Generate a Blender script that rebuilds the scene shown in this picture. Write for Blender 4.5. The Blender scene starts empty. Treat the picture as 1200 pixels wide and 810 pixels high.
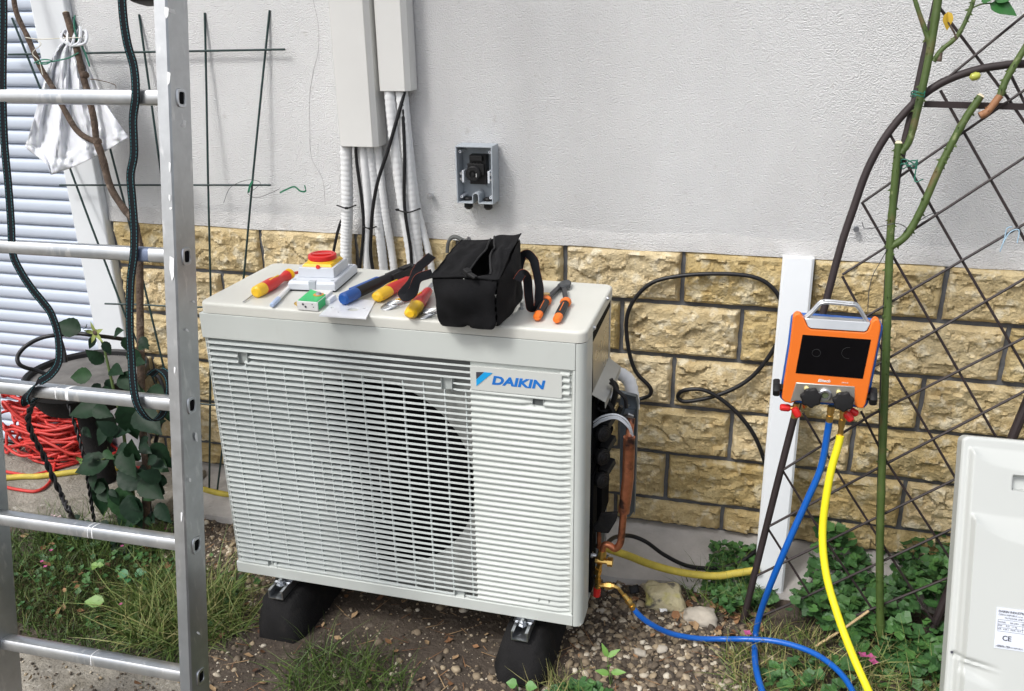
import bpy, bmesh, math, random
import numpy as np
from mathutils import Vector, Matrix, noise, geometry
random.seed(7); np.random.seed(7)
R = math.radians
sc = bpy.context.scene
col = sc.collection

# ------------------------------------------------------------------ camera
CAM = Vector((1.209, -1.6542, 1.3477))
RX = Vector((0.9637746, 0.2662432, -0.0159063))
RY = Vector((0.0815029, -0.3507680, -0.9329089))      # image down
RZ = Vector((-0.2539601, 0.8978175, -0.3597609))      # forward
FPX = 1040.4
cd = bpy.data.cameras.new("Camera"); cam = bpy.data.objects.new("Camera", cd); col.objects.link(cam)
m = Matrix((RX, -RY, -RZ)).transposed().to_4x4(); m.translation = CAM
cam.matrix_world = m
cd.sensor_width = 36; cd.lens = 36 * FPX / 1200; cd.clip_start = .02; cd.clip_end = 500
sc.camera = cam
# ------------------------------------------------------------------ sky, sun, exposure
w = bpy.data.worlds.new("World"); sc.world = w; w.use_nodes = True
nt = w.node_tree; bg = nt.nodes['Background']
sky = nt.nodes.new('ShaderNodeTexSky'); sky.sky_type = 'NISHITA'; sky.sun_disc = False
sdir = Vector((-.42, -.62, .95)).normalized()
sky.sun_elevation = math.asin(sdir.z); sky.sun_rotation = math.atan2(sdir.x, sdir.y)
sky.dust_density = 4; sky.air_density = 1.0; sky.ozone_density = 1.0
hs = nt.nodes.new('ShaderNodeHueSaturation'); hs.inputs['Saturation'].default_value = .38
nt.links.new(sky.outputs[0], hs.inputs['Color']); nt.links.new(hs.outputs[0], bg.inputs[0])
bg.inputs[1].default_value = .15
sl = bpy.data.lights.new("Sun", 'SUN'); sl.energy = 1.5; sl.angle = R(12); sl.color = (1, .985, .95)
so = bpy.data.objects.new("Sun", sl); col.objects.link(so)
so.rotation_euler = sdir.to_track_quat('Z', 'Y').to_euler()
sc.view_settings.view_transform = 'Standard'; sc.view_settings.look = 'None'
sc.view_settings.exposure = 0.33; sc.view_settings.gamma = 1

# ------------------------------------------------------------------ helpers
GZ = -.15      # ground level
YW = .656      # wall plane
LZ = .7265     # top of the unit's lid
def pt(px, py, x=None, y=None, z=None):
    """point of the real plane x=, y= or z= seen in direction (px, py) of the photograph"""
    d = RX * ((px - 600) / FPX) + RY * ((py - 405) / FPX) + RZ
    if x is not None: t = (x - CAM.x) / d.x
    elif y is not None: t = (y - CAM.y) / d.y
    else: t = (z - CAM.z) / d.z
    return CAM + d * t
def onplane(px, py, o, n):
    d = RX * ((px - 600) / FPX) + RY * ((py - 405) / FPX) + RZ
    return CAM + d * (n.dot(o - CAM) / n.dot(d))
def tag(o, label=None, cat=None, group=None, kind=None):
    if label: o['label'] = label
    if cat: o['category'] = cat
    if group: o['group'] = group
    if kind: o['kind'] = kind
    return o
def thing(name, label, cat, loc=(0, 0, 0), group=None):
    o = bpy.data.objects.new(name, None); col.objects.link(o); o.location = loc
    o.empty_display_size = .05
    return tag(o, label, cat, group)
def wloc(o):
    v = Vector((0, 0, 0))
    while o is not None: v += Vector(o.location); o = o.parent
    return v
def smooth_path(pts, n=6):
    pts = [Vector(p) for p in pts]
    if len(pts) < 3: return pts
    out = []
    for i in range(len(pts) - 1):
        p0 = pts[i - 1] if i else pts[0] * 2 - pts[1]
        p1, p2 = pts[i], pts[i + 1]
        p3 = pts[i + 2] if i + 2 < len(pts) else pts[-1] * 2 - pts[-2]
        for k in range(n):
            t = k / n
            out.append(.5 * ((2 * p1) + (p2 - p0) * t + (2 * p0 - 5 * p1 + 4 * p2 - p3) * t * t + (3 * p1 - p0 - 3 * p2 + p3) * t ** 3))
    out.append(pts[-1])
    return out
class MB:
    def __init__(s): s.v = []; s.f = []
    def add(s, vs, fs):
        b = len(s.v); s.v += [Vector(q) for q in vs]; s.f += [tuple(i + b for i in f) for f in fs]; return s
    def box(s, x0, x1, y0, y1, z0, z1):
        return s.add([(x0, y0, z0), (x1, y0, z0), (x1, y1, z0), (x0, y1, z0), (x0, y0, z1), (x1, y0, z1), (x1, y1, z1), (x0, y1, z1)],
                     [(0, 3, 2, 1), (4, 5, 6, 7), (0, 1, 5, 4), (1, 2, 6, 5), (2, 3, 7, 6), (3, 0, 4, 7)])
    def prism(s, poly, ext):
        """closed polygon extruded by the vector ext"""
        n = len(poly); e = Vector(ext); P = [Vector(p) for p in poly]
        s.add(P + [p + e for p in P], [tuple(range(n))[::-1], tuple(range(n, 2 * n))] + [(i, (i + 1) % n, n + (i + 1) % n, n + i) for i in range(n)])
        return s
    def loft(s, rings, cap=True):
        n = len(rings[0]); vs = [p for r in rings for p in r]; fs = []
        for k in range(len(rings) - 1):
            for i in range(n):
                j = (i + 1) % n; fs.append((k * n + i, k * n + j, (k + 1) * n + j, (k + 1) * n + i))
        if cap: fs += [tuple(range(n))[::-1], tuple(range((len(rings) - 1) * n, len(rings) * n))]
        return s.add(vs, fs)
    def tube(s, pts, r, n=8, smooth=0, cap=True, flat=None):
        pts = [Vector(p) for p in pts]
        rs = r if isinstance(r, (list, tuple)) else None
        if smooth:
            k = len(pts); pts = smooth_path(pts, smooth)
            if rs: rs = [rs[min(int(i / smooth), k - 1)] * (1 - (i % smooth) / smooth) + rs[min(int(i / smooth) + 1, k - 1)] * (i % smooth) / smooth for i in range(len(pts))]
        rings = []; u = None
        for i, p in enumerate(pts):
            t = (pts[min(i + 1, len(pts) - 1)] - pts[max(i - 1, 0)])
            if t.length < 1e-9: t = Vector((0, 0, 1))
            t.normalize()
            if u is None: u = t.orthogonal().normalized()
            u = (u - t * u.dot(t)).normalized(); b = t.cross(u)
            q = rs[i] if rs else r
            rings.append([p + (u * math.cos(2 * math.pi * a / n) + b * math.sin(2 * math.pi * a / n)) * q for a in range(n)])
        return s.loft(rings, cap)
    def ribbon(s, pts, width, th=.0015, side=None, smooth=6):
        """strap of real thickness; side = direction across the strap"""
        pts = smooth_path(pts, smooth) if smooth else [Vector(p) for p in pts]
        rings = []
        for i, p in enumerate(pts):
            t = (pts[min(i + 1, len(pts) - 1)] - pts[max(i - 1, 0)]).normalized()
            sd = Vector(side[min(int(i / max(smooth, 1)), len(side) - 1)]) if isinstance(side, list) else Vector(side)
            sd = (sd - t * sd.dot(t)).normalized(); nn = t.cross(sd)
            rings.append([p - sd * width / 2 - nn * th / 2, p + sd * width / 2 - nn * th / 2, p + sd * width / 2 + nn * th / 2, p - sd * width / 2 + nn * th / 2])
        return s.loft(rings)
    def lathe(s, c, axis, prof, n=20, cap=True):
        """prof = [(distance along axis, radius)]"""
        c = Vector(c); a = Vector(axis).normalized(); u = a.orthogonal().normalized(); b = a.cross(u)
        return s.loft([[c + a * h + (u * math.cos(2 * math.pi * k / n) + b * math.sin(2 * math.pi * k / n)) * max(r, 1e-5) for k in range(n)] for h, r in prof], cap)
    def bar(s, p0, p1, wid, hei, up=(0, 0, 1)):
        p0, p1 = Vector(p0), Vector(p1); t = (p1 - p0).normalized(); upv = Vector(up)
        sd = t.cross(upv).normalized(); u = sd.cross(t)
        c = [sd * wid / 2 + u * hei / 2, -sd * wid / 2 + u * hei / 2, -sd * wid / 2 - u * hei / 2, sd * wid / 2 - u * hei / 2]
        return s.loft([[p0 + q for q in c], [p1 + q for q in c]])
    def build(s, name, mat, parent=None, bevel=0, seg=2, sharp=35, subd=0, share=None):
        off = wloc(parent) if parent else Vector((0, 0, 0))
        me = bpy.data.meshes.new(name)
        me.from_pydata([tuple(q - off) for q in s.v], [], s.f)
        bm = bmesh.new(); bm.from_mesh(me); bmesh.ops.recalc_face_normals(bm, faces=bm.faces); bm.to_mesh(me); bm.free()
        me.materials.append(mat)
        me.polygons.foreach_set('use_smooth', [True] * len(me.polygons))
        me.set_sharp_from_angle(angle=R(sharp))
        o = bpy.data.objects.new(name, me); col.objects.link(o)
        if parent: o.parent = parent
        if bevel:
            b = o.modifiers.new('Bevel', 'BEVEL'); b.width = bevel; b.segments = seg; b.limit_method = 'ANGLE'; b.angle_limit = R(30)
        if subd:
            b = o.modifiers.new('Sub', 'SUBSURF'); b.levels = subd; b.render_levels = subd
        return o
def plate(mb, outer, holes, ext):
    """flat plate with holes: outer and holes are loops of 3-D points, ext the thickness vector"""
    loops = [[Vector(p) for p in outer]] + [[Vector(p) for p in h] for h in holes]
    flat = [p for l in loops for p in l]; e = Vector(ext); n = len(flat)
    tri = geometry.tessellate_polygon(loops)
    fs = [tuple(t) for t in tri] + [tuple(i + n for i in t)[::-1] for t in tri]
    k = 0
    for l in loops:
        for i in range(len(l)): j = (i + 1) % len(l); fs.append((k + i, k + j, n + k + j, n + k + i))
        k += len(l)
    return mb.add(flat + [p + e for p in flat], fs)
def circ(c, u, v, r, n=24):
    c = Vector(c); return [c + Vector(u) * r * math.cos(2 * math.pi * k / n) + Vector(v) * r * math.sin(2 * math.pi * k / n) for k in range(n)]
def link_mesh(name, me, parent=None):
    o = bpy.data.objects.new(name, me); col.objects.link(o)
    if parent: o.parent = parent
    return o
def numesh(name, V, F, mat, rnd=None, smooth=True):
    """V (N,3) vertices, F (M,k) faces"""
    me = bpy.data.meshes.new(name); nf, k = F.shape
    me.vertices.add(len(V)); me.vertices.foreach_set('co', V.astype(np.float32).ravel())
    me.loops.add(nf * k); me.loops.foreach_set('vertex_index', F.astype(np.int32).ravel())
    me.polygons.add(nf); me.polygons.foreach_set('loop_start', np.arange(0, nf * k, k, dtype=np.int32))
    me.polygons.foreach_set('use_smooth', np.full(nf, smooth))
    me.update(calc_edges=True)
    if rnd is not None:
        a = me.attributes.new('rnd', 'FLOAT', 'POINT'); a.data.foreach_set('value', rnd.astype(np.float32))
    me.materials.append(mat)
    return me
def scatter(name, TV, TF, locs, mats, mat, rnd=None, smooth=True):
    """copies of one small template joined into one mesh"""
    TV = np.array(TV, float); TF = np.array(TF, int); n = len(locs)
    V = np.einsum('nij,kj->nki', mats, TV) + locs[:, None, :]
    F = TF[None] + (np.arange(n) * len(TV))[:, None, None]
    r = np.repeat(np.random.rand(n) if rnd is None else rnd, len(TV))
    return numesh(name, V.reshape(-1, 3), F.reshape(-1, TF.shape[1]), mat, r, smooth)
def text_mb(txt, size, shear=0, bold=0, ext=.0008, align='LEFT', space=1.0):
    c = bpy.data.curves.new('t', 'FONT'); c.body = txt; c.size = size; c.shear = shear; c.offset = bold; c.extrude = ext; c.align_x = align
    c.space_character = space; c.resolution_u = 3
    o = bpy.data.objects.new('t', c); col.objects.link(o)
    dg = bpy.context.evaluated_depsgraph_get(); me = bpy.data.meshes.new_from_object(o.evaluated_get(dg))
    vs = [v.co.copy() for v in me.vertices]; fs = [tuple(p.vertices) for p in me.polygons]
    bpy.data.objects.remove(o); bpy.data.curves.remove(c); bpy.data.meshes.remove(me)
    return vs, fs
def put_text(mb, txt, size, org, u, v, sx=1.0, **k):
    vs, fs = text_mb(txt, size, **k); u = Vector(u).normalized(); v = Vector(v).normalized(); n = u.cross(v)
    mb.add([Vector(org) + u * q.x * sx + v * q.y + n * q.z for q in vs], fs)

# ------------------------------------------------------------------ materials
def mat(name, colr, rough=.5, metal=0, var=.12, vs=6, bump=0, bs=60, spec=.5, col2=None, detail=5, dist=.002, trans=0, coat=0):
    M = bpy.data.materials.new(name); M.use_nodes = True; t = M.node_tree; N = t.nodes; L = t.links
    b = N['Principled BSDF']; b.inputs['Roughness'].default_value = rough; b.inputs['Metallic'].default_value = metal
    b.inputs['Specular IOR Level'].default_value = spec
    if coat: b.inputs['Coat Weight'].default_value = coat
    if trans:
        b.inputs['Subsurface Weight'].default_value = trans; b.inputs['Subsurface Radius'].default_value = (.004, .006, .002)
    tc = N.new('ShaderNodeTexCoord'); n1 = N.new('ShaderNodeTexNoise'); n1.inputs['Scale'].default_value = vs; n1.inputs['Detail'].default_value = detail
    n1.inputs['Roughness'].default_value = .62
    L.new(tc.outputs['Object'], n1.inputs['Vector'])
    cr = N.new('ShaderNodeValToRGB'); c = colr; c2 = col2 or tuple(x * (1 + var) for x in c); c1 = tuple(x * (1 - var) for x in c) if not col2 else c
    cr.color_ramp.elements[0].position = .3; cr.color_ramp.elements[1].position = .7
    cr.color_ramp.elements[0].color = (*c1, 1); cr.color_ramp.elements[1].color = (*c2, 1)
    L.new(n1.outputs['Fac'], cr.inputs[0]); L.new(cr.outputs[0], b.inputs['Base Color'])
    M['cr'] = cr.name
    rr = N.new('ShaderNodeMapRange'); rr.inputs[3].default_value = max(rough - .08, .02); rr.inputs[4].default_value = min(rough + .1, 1)
    L.new(n1.outputs['Fac'], rr.inputs[0]); L.new(rr.outputs[0], b.inputs['Roughness'])
    if bump:
        n2 = N.new('ShaderNodeTexNoise'); n2.inputs['Scale'].default_value = bs; n2.inputs['Detail'].default_value = 4
        L.new(tc.outputs['Object'], n2.inputs['Vector'])
        bp = N.new('ShaderNodeBump'); bp.inputs['Strength'].default_value = bump; bp.inputs['Distance'].default_value = dist
        L.new(n2.outputs['Fac'], bp.inputs['Height']); L.new(bp.outputs[0], b.inputs['Normal'])
    return M
def rnd_mat(name, stops, rough=.7, trans=0, bump=0, bs=200, spec=.4):
    """colour picked per piece from the attribute rnd, broken up by noise"""
    M = mat(name, (.5, .5, .5), rough, var=0, bump=bump, bs=bs, spec=spec, trans=trans); t = M.node_tree; N = t.nodes; L = t.links
    a = N.new('ShaderNodeAttribute'); a.attribute_name = 'rnd'
    cr = N.new('ShaderNodeValToRGB'); e = cr.color_ramp.elements
    while len(e) < len(stops): e.new(.5)
    for q, (p, c) in zip(e, stops): q.position = p; q.color = (*c, 1)
    L.new(a.outputs['Fac'], cr.inputs[0])
    tc = N.new('ShaderNodeTexCoord'); n = N.new('ShaderNodeTexNoise'); n.inputs['Scale'].default_value = 70; n.inputs['Detail'].default_value = 3
    L.new(tc.outputs['Object'], n.inputs['Vector'])
    mr = N.new('ShaderNodeMapRange'); mr.inputs[3].default_value = .7; mr.inputs[4].default_value = 1.3; L.new(n.outputs['Fac'], mr.inputs[0])
    mx = N.new('ShaderNodeMix'); mx.data_type = 'RGBA'; mx.blend_type = 'MULTIPLY'; mx.inputs['Factor'].default_value = 1
    L.new(cr.outputs[0], mx.inputs[6]); L.new(mr.outputs[0], mx.inputs[7]); L.new(mx.outputs[2], N['Principled BSDF'].inputs['Base Color'])
    return M
def add_spots(M, colr, scale, lo, hi, stretch=(1, 1, 1), seed=0, amount=1):
    """blend a second colour in blotches over the material's base colour"""
    t = M.node_tree; N = t.nodes; L = t.links; b = N['Principled BSDF']; src = b.inputs['Base Color'].links[0].from_socket
    tc = N.new('ShaderNodeTexCoord'); mp = N.new('ShaderNodeMapping'); mp.inputs['Scale'].default_value = stretch; mp.inputs['Location'].default_value = (seed, seed, seed)
    n = N.new('ShaderNodeTexNoise'); n.inputs['Scale'].default_value = scale; n.inputs['Detail'].default_value = 6
    L.new(tc.outputs['Object'], mp.inputs[0]); L.new(mp.outputs[0], n.inputs['Vector'])
    mr = N.new('ShaderNodeMapRange'); mr.inputs[1].default_value = lo; mr.inputs[2].default_value = hi; mr.inputs[4].default_value = amount
    L.new(n.outputs['Fac'], mr.inputs[0])
    mx = N.new('ShaderNodeMix'); mx.data_type = 'RGBA'; L.new(mr.outputs[0], mx.inputs['Factor']); L.new(src, mx.inputs[6]); mx.inputs[7].default_value = (*colr, 1)
    L.new(mx.outputs[2], b.inputs['Base Color'])
    return M
m_render = mat('stucco', (.775, .78, .785), .92, var=.05, vs=2.2, bump=1, bs=290, dist=.0075, detail=8)
add_spots(m_render, (.56, .54, .55), 1.3, .52, .75, amount=.5)
add_spots(m_render, (.55, .54, .53), 3.5, .50, .78, stretch=(1, 1, .12), amount=.35, seed=2)
add_spots(m_render, (.48, .45, .42), 26, .66, .80, amount=.5, seed=6)
m_band = mat('smooth_render', (.68, .675, .67), .92, var=.07, vs=14, bump=1, bs=290, dist=.006)
add_spots(m_band, (.48, .44, .38), 18, .60, .78, amount=.5)
m_mortar = mat('mortar', (.115, .12, .13), .95, var=.25, vs=30, bump=.6, bs=300)
m_stone = mat('split_stone', (.46, .34, .16), .95, vs=11, bump=1, bs=150, col2=(.62, .51, .30), dist=.006)
add_spots(m_stone, (.74, .68, .52), 30, .54, .66, amount=.6)
add_spots(m_stone, (.30, .20, .075), 35, .60, .72, seed=3, amount=.6)
def per_object(M, lo, hi, dirt=None):
    t = M.node_tree; N = t.nodes; L = t.links; b = N['Principled BSDF']; src = b.inputs['Base Color'].links[0].from_socket
    oi = N.new('ShaderNodeObjectInfo'); mr = N.new('ShaderNodeMapRange'); mr.inputs[3].default_value = lo; mr.inputs[4].default_value = hi
    L.new(oi.outputs['Random'], mr.inputs[0]); mx = N.new('ShaderNodeMix'); mx.data_type = 'RGBA'; mx.blend_type = 'MULTIPLY'; mx.inputs['Factor'].default_value = 1
    L.new(src, mx.inputs[6]); L.new(mr.outputs[0], mx.inputs[7])
    hv = N.new('ShaderNodeHueSaturation'); m2 = N.new('ShaderNodeMapRange'); m2.inputs[3].default_value = 1.14; m2.inputs[4].default_value = .86
    L.new(oi.outputs['Random'], m2.inputs[0]); L.new(m2.outputs[0], hv.inputs['Saturation']); L.new(mx.outputs[2], hv.inputs['Color']); out = hv.outputs[0]
    L.new(out, b.inputs['Base Color'])
per_object(m_stone, .86, 1.16)
m_footing = mat('footing_concrete', (.46, .44, .42), .95, var=.15, vs=12, bump=.6, bs=90, dist=.004)
add_spots(m_footing, (.25, .23, .20), 9, .58, .74)
m_slab = mat('slab_concrete', (.25, .23, .195), .95, var=.25, vs=10, bump=1, bs=120, dist=.006)
add_spots(m_slab, (.12, .105, .08), 14, .52, .70, amount=.8)
add_spots(m_slab, (.36, .34, .30), 60, .60, .70, seed=4)
m_white = mat('white_coated_metal', (.72, .75, .78), .4, var=.03, bump=.02)
m_slat = mat('shutter_slat', (.52, .58, .68), .45, var=.03)
m_trunk = mat('trunking_plastic', (.72, .72, .70), .42, var=.03, vs=3)
m_lid = mat('lid_paint', (.63, .63, .58), .42, var=.035, vs=5, bump=.05, bs=400)
add_spots(m_lid, (.50, .49, .44), 14, .62, .8, amount=.5)
m_front = mat('front_paint', (.56, .59, .565), .38, var=.04, vs=4, bump=.04, bs=8)
add_spots(m_front, (.44, .44, .40), 16, .62, .80, amount=.4, stretch=(1, 1, .4))
m_slatw = mat('grille_plastic', (.58, .62, .61), .4, var=.04, vs=4)
add_spots(m_slatw, (.47, .48, .45), 10, .58, .8, amount=.5)
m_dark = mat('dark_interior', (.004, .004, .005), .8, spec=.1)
m_black = mat('black_plastic', (.011, .011, .012), .5, spec=.35)
m_blackr = mat('black_rubber', (.013, .0125, .013), .92, var=.3, vs=20, bump=.9, bs=260, spec=.25)
add_spots(m_blackr, (.10, .085, .07), 12, .60, .85, amount=.4)
m_cable = mat('black_cable', (.010, .010, .012), .42, bump=.1, spec=.4)
m_galv = mat('galvanised_steel', (.55, .57, .60), .35, 1, var=.15, vs=15)
m_galvd = mat('grey_bracket_steel', (.16, .19, .22), .45, .5, var=.2, vs=18)
m_alu = mat('ladder_aluminium', (.50, .515, .53), .36, .9, var=.10, vs=30, bump=.06, bs=90)
add_spots(m_alu, (.34, .38, .43), 7, .50, .72, stretch=(1, 1, .12), amount=.8)
add_spots(m_alu, (.78, .78, .78), 60, .60, .70, stretch=(1, 1, .3), amount=.5, seed=5)
m_paintspot = mat('paint_smear', (.82, .83, .84), .7)
m_copper = mat('copper', (.50, .19, .10), .38, .85, var=.3, vs=25)
add_spots(m_copper, (.07, .04, .035), 22, .56, .68)
m_brass = mat('brass', (.75, .50, .16), .28, 1, var=.12, vs=30)
m_red = mat('red_plastic', (.62, .02, .018), .32, var=.08)
m_yel = mat('yellow_plastic', (.85, .52, .02), .36, var=.06)
m_yelhose = mat('yellow_hose', (.86, .76, .02), .35, var=.05)
m_bluehose = mat('blue_hose', (.006, .105, .46), .3, var=.08)
m_bluep = mat('blue_plastic', (.012, .09, .36), .38)
m_orange = mat('orange_rubber', (.84, .185, .02), .42, var=.05)
m_grey = mat('grey_plastic', (.60, .63, .68), .4, var=.03)
m_enc = mat('enclosure_grey', (.40, .44, .48), .45, var=.03)
m_green = mat('green_label', (.02, .55, .16), .4)
m_screen = mat('glass_screen', (.003, .003, .004), .12, var=.3, spec=.25)
m_silver = mat('silver_handle', (.58, .60, .62), .3, .8)
m_fabric = mat('black_fabric', (.008, .008, .009), .9, var=.35, vs=18, bump=.5, bs=500, spec=.2)
add_spots(m_fabric, (.09, .09, .10), 11, .60, .85, amount=.35)
m_insul = mat('white_insulation', (.76, .77, .78), .7, var=.05, vs=30, bump=.15, bs=120)
m_tube = mat('trellis_paint', (.028, .019, .020), .6, var=.25, vs=15, bump=.15)
m_gwire = mat('green_coated_wire', (.012, .035, .034), .45, var=.3, vs=20)
m_stem = mat('rose_stem', (.045, .080, .016), .55, var=.3, vs=10, bump=.35, bs=60, col2=(.085, .13, .03))
add_spots(m_stem, (.14, .095, .04), 16, .56, .72)
add_spots(m_stem, (.20, .24, .10), 45, .62, .72, seed=3)
m_bark = mat('brown_bark', (.085, .058, .042), .9, var=.4, vs=30, bump=1, bs=130, dist=.005)
add_spots(m_bark, (.19, .15, .12), 40, .58, .72)
m_cut = mat('cut_wood', (.75, .66, .48), .8)
m_bag = mat('white_polythene', (.66, .68, .72), .24, var=.05, trans=.1, bump=.35, bs=45)
m_soil = mat('soil', (.045, .034, .026), .97, vs=8, bump=.9, bs=90, col2=(.085, .066, .050), dist=.006)
add_spots(m_soil, (.14, .115, .09), 45, .58, .72)
m_pebble = rnd_mat('pebbles', [(0, (.05, .04, .032)), (.35, (.12, .095, .07)), (.6, (.21, .165, .115)), (.8, (.33, .26, .17)), (1, (.56, .51, .42))], .8, bump=.3)
m_grass = rnd_mat('grass', [(0, (.025, .050, .010)), (.4, (.055, .10, .02)), (.75, (.12, .18, .04)), (1, (.34, .30, .13))], .55, trans=.1)
m_dry = rnd_mat('dry_moss', [(0, (.025, .027, .010)), (.5, (.070, .062, .025)), (1, (.16, .125, .055))], .8)
m_leaf = rnd_mat('ground_leaves', [(0, (.022, .07, .022)), (.5, (.045, .12, .035)), (.8, (.07, .17, .04)), (1, (.16, .26, .05))], .5, trans=.1)
m_rose = mat('rose_leaf', (.008, .026, .011), .5, spec=.16, var=.35, vs=25, bump=.3, bs=60)
m_lime = mat('lime_leaf', (.14, .25, .055), .5, var=.15, trans=.1)
m_pink = mat('pink_petal', (.42, .08, .22), .6)
m_litter = rnd_mat('dead_leaves', [(0, (.10, .05, .03)), (.5, (.26, .13, .06)), (1, (.42, .30, .17))], .8)
m_redcord = mat('red_cord', (.52, .035, .028), .5, var=.15, vs=30)
m_yold = mat('old_yellow_hose', (.50, .40, .06), .6, var=.25, vs=25, bump=.4, bs=200)
m_strap = mat('black_webbing', (.008, .0085, .011), .85, bump=.5, bs=700, spec=.2)
m_teal = mat('teal_stitching', (.035, .16, .18), .8)
m_wht = mat('white_plastic', (.80, .80, .79), .35, var=.02)
m_ink = mat('label_ink', (.05, .05, .07), .6)
m_paper = mat('silver_label', (.66, .70, .78), .4, var=.03)
m_cyan = mat('cyan_print', (.01, .36, .78), .4); m_blue = mat('blue_print', (.01, .16, .55), .4)
m_refl = mat('bare_panel_steel', (.42, .40, .36), .28, .85, var=.1, vs=6)
m_plate = mat('white_plate', (.80, .82, .86), .35, var=.02)

# ================================================================== GROUND
def gh(x, y):
    n = noise.noise(Vector((x * 5, y * 5, 3))) * .008 + noise.noise(Vector((x * 17, y * 17, 9))) * .004
    b = max(0, min(1, (x - 1.15) / .3)) * max(0, min(1, (y - .1) / .3)) * .02
    return GZ + n + b
def axis(lo, hi, step, far):
    a = list(np.arange(lo, hi, step)); s = step; q = a[-1]; r = a[0]
    up = []; dn = []
    while q < far: s *= 1.5; q += s; up.append(q)
    s = step
    while r > -far: s *= 1.5; r -= s; dn.append(r)
    return dn[::-1] + a + up
xs = axis(-1.6, 2.4, .02, 60); ys = [y for y in axis(-.9, .7, .02, 60) if y < 3.0]
V = np.array([(x, y, gh(x, y) if -1.7 < x < 2.5 and -1 < y < .75 else GZ) for y in ys for x in xs]); nx = len(xs)
F = np.array([(j * nx + i, j * nx + i + 1, (j + 1) * nx + i + 1, (j + 1) * nx + i) for j in range(len(ys) - 1) for i in range(nx - 1)])
g = link_mesh('ground', numesh('ground', V, F, m_soil)); g['kind'] = 'structure'
def rough_sheet(name, poly, z0, h, matl, kind='structure', amp=.002, parent=None):
    mb = MB(); mb.prism([(x, y, z0) for x, y in poly], (0, 0, h)); o = mb.build(name, matl, parent, bevel=.006)
    if not parent: o['kind'] = kind
    return o
rough_sheet('pavement', [(-6, .20), (-.62, .24), (-.5, .36), (-.5, .60), (-6, .60)], GZ - .06, .115, m_slab)
rough_sheet('path', [(-6, -6), (.02, -6), (.06, -.24), (-.36, -.235), (-.62, -.20), (-6, -.2)], GZ - .06, .078, m_slab)

# ================================================================== HOUSE WALL
wall = thing('house_wall', 'long pale roughcast house wall with yellow split stone blocks along its foot', 'wall', (1, YW, 0))
mb = MB(); mb.box(-.755, 6, YW + .004, YW + .25, .742, 6.0); mb.build('render_coat', m_render, wall)
mb = MB(); mb.box(-1.9, -.755, YW + .004, YW + .25, 2.3, 6.0); mb.box(-6, -1.9, YW + .004, YW + .25, GZ - .1, 6.0); mb.build('render_coat', m_render, wall)
# smoother strip of render at the foot of the roughcast, wavy lower edge
mb = MB(); n = 220; rings = []
for i in range(n + 1):
    x = -.752 + i * (6.70 / n); z0 = .7285 + noise.noise(Vector((x * 6, 0, 5))) * .004; z1 = .775 + noise.noise(Vector((x * 4, 2, 5))) * .008
    yo = YW - .003 + noise.noise(Vector((x * 30, 1, 1))) * .0015
    rings.append([(x, yo, z0), (x, yo + .001, z0 + .02), (x, YW + .0035, z1), (x, YW + .01, z1), (x, YW + .01, z0)])
mb.loft(rings); mb.build('render_edge', m_band, wall)
mb = MB(); mb.box(-.755, 6, YW + .008, YW + .24, GZ - .1, .741); mb.build('mortar', m_mortar, wall)
Zc = [.7285, .5837, .4301, .2775, .1284, -.0243, -.1075]
def hsh(p, s): v = Vector(p) * 1.0; return noise.cell_vector(v * 1.0 + Vector((s, s * 1.7, s * 2.3)))
def facet(x, z, sc_, seed, tilt):
    d, pts = noise.voronoi(Vector((x * sc_, z * sc_, seed)))
    c = pts[0]; h = noise.cell_vector(Vector((c.x * 7.13, c.y * 9.71, c.z * 5.3 + seed)) * 3.0)
    return (h.x - .5) * tilt * (x * sc_ - c.x) + (h.y - .5) * tilt * (z * sc_ - c.y) + (h.z - .5) * .7 * tilt * .5
def stone_mesh(x0, x1, z0, z1, seed):
    mb = MB(); a = .0056; nu = max(3, int((x1 - x0) / a)); nv = max(3, int((z1 - z0) / a)); vs = []
    for j in range(nv + 1):
        for i in range(nu + 1):
            x = x0 + (x1 - x0) * i / nu; z = z0 + (z1 - z0) * j / nv
            e = min(x - x0, x1 - x, z - z0, z1 - z); k = min(1, e / .011); k = 1 - (1 - k) ** 2
            wv = Vector((x, z, seed)); wx = noise.noise(wv * 14) * .014; wz = noise.noise(wv * 14 + Vector((9, 9, 9))) * .014
            q = facet(x + wx, (z + wz) * 1.5, 17, seed * 3.1, .9) * .024 + facet(x - wx, z + wz, 46, seed * 1.7, .9) * .011
            q += noise.noise(Vector((x * 9, z * 12, seed))) * .007 + noise.noise(Vector((x * 130, z * 130, seed))) * .0013
            d = k * (.019 + q) - .002
            jx = noise.noise(Vector((x * 40, z * 40, seed + 5))) * .0022 if e < 1e-6 else 0
            vs.append((x + jx, YW + .006 - max(d, .003 * k), z + jx))
    mb.add(vs, [(j * (nu + 1) + i, j * (nu + 1) + i + 1, (j + 1) * (nu + 1) + i + 1, (j + 1) * (nu + 1) + i) for j in range(nv) for i in range(nu)])
    b = len(vs)
    return mb
starts = [.711, .872, 1.021, 1.188, 1.016, 1.182]
J = .0055
sk = 0
for r in range(6):
    z1 = Zc[r] - (J if r else 0); z0 = Zc[r + 1] + J
    xe = [starts[r] + .3205 * k for k in range(0, 9)]
    xl = [starts[r] - .3125 * k for k in range(1, 7)]
    ed = sorted(xl + xe); ed = [e for e in ed if e > -.70]; ed = [-.7505] + ed
    for k in range(len(ed) - 1):
        if ed[k] > 2.9 or ed[k + 1] - ed[k] < .03: continue
        sk += 1
        stone_mesh(ed[k] + J, ed[k + 1] - J, z0, z1, sk * 1.37).build('stone', m_stone, wall, sharp=24)
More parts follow.
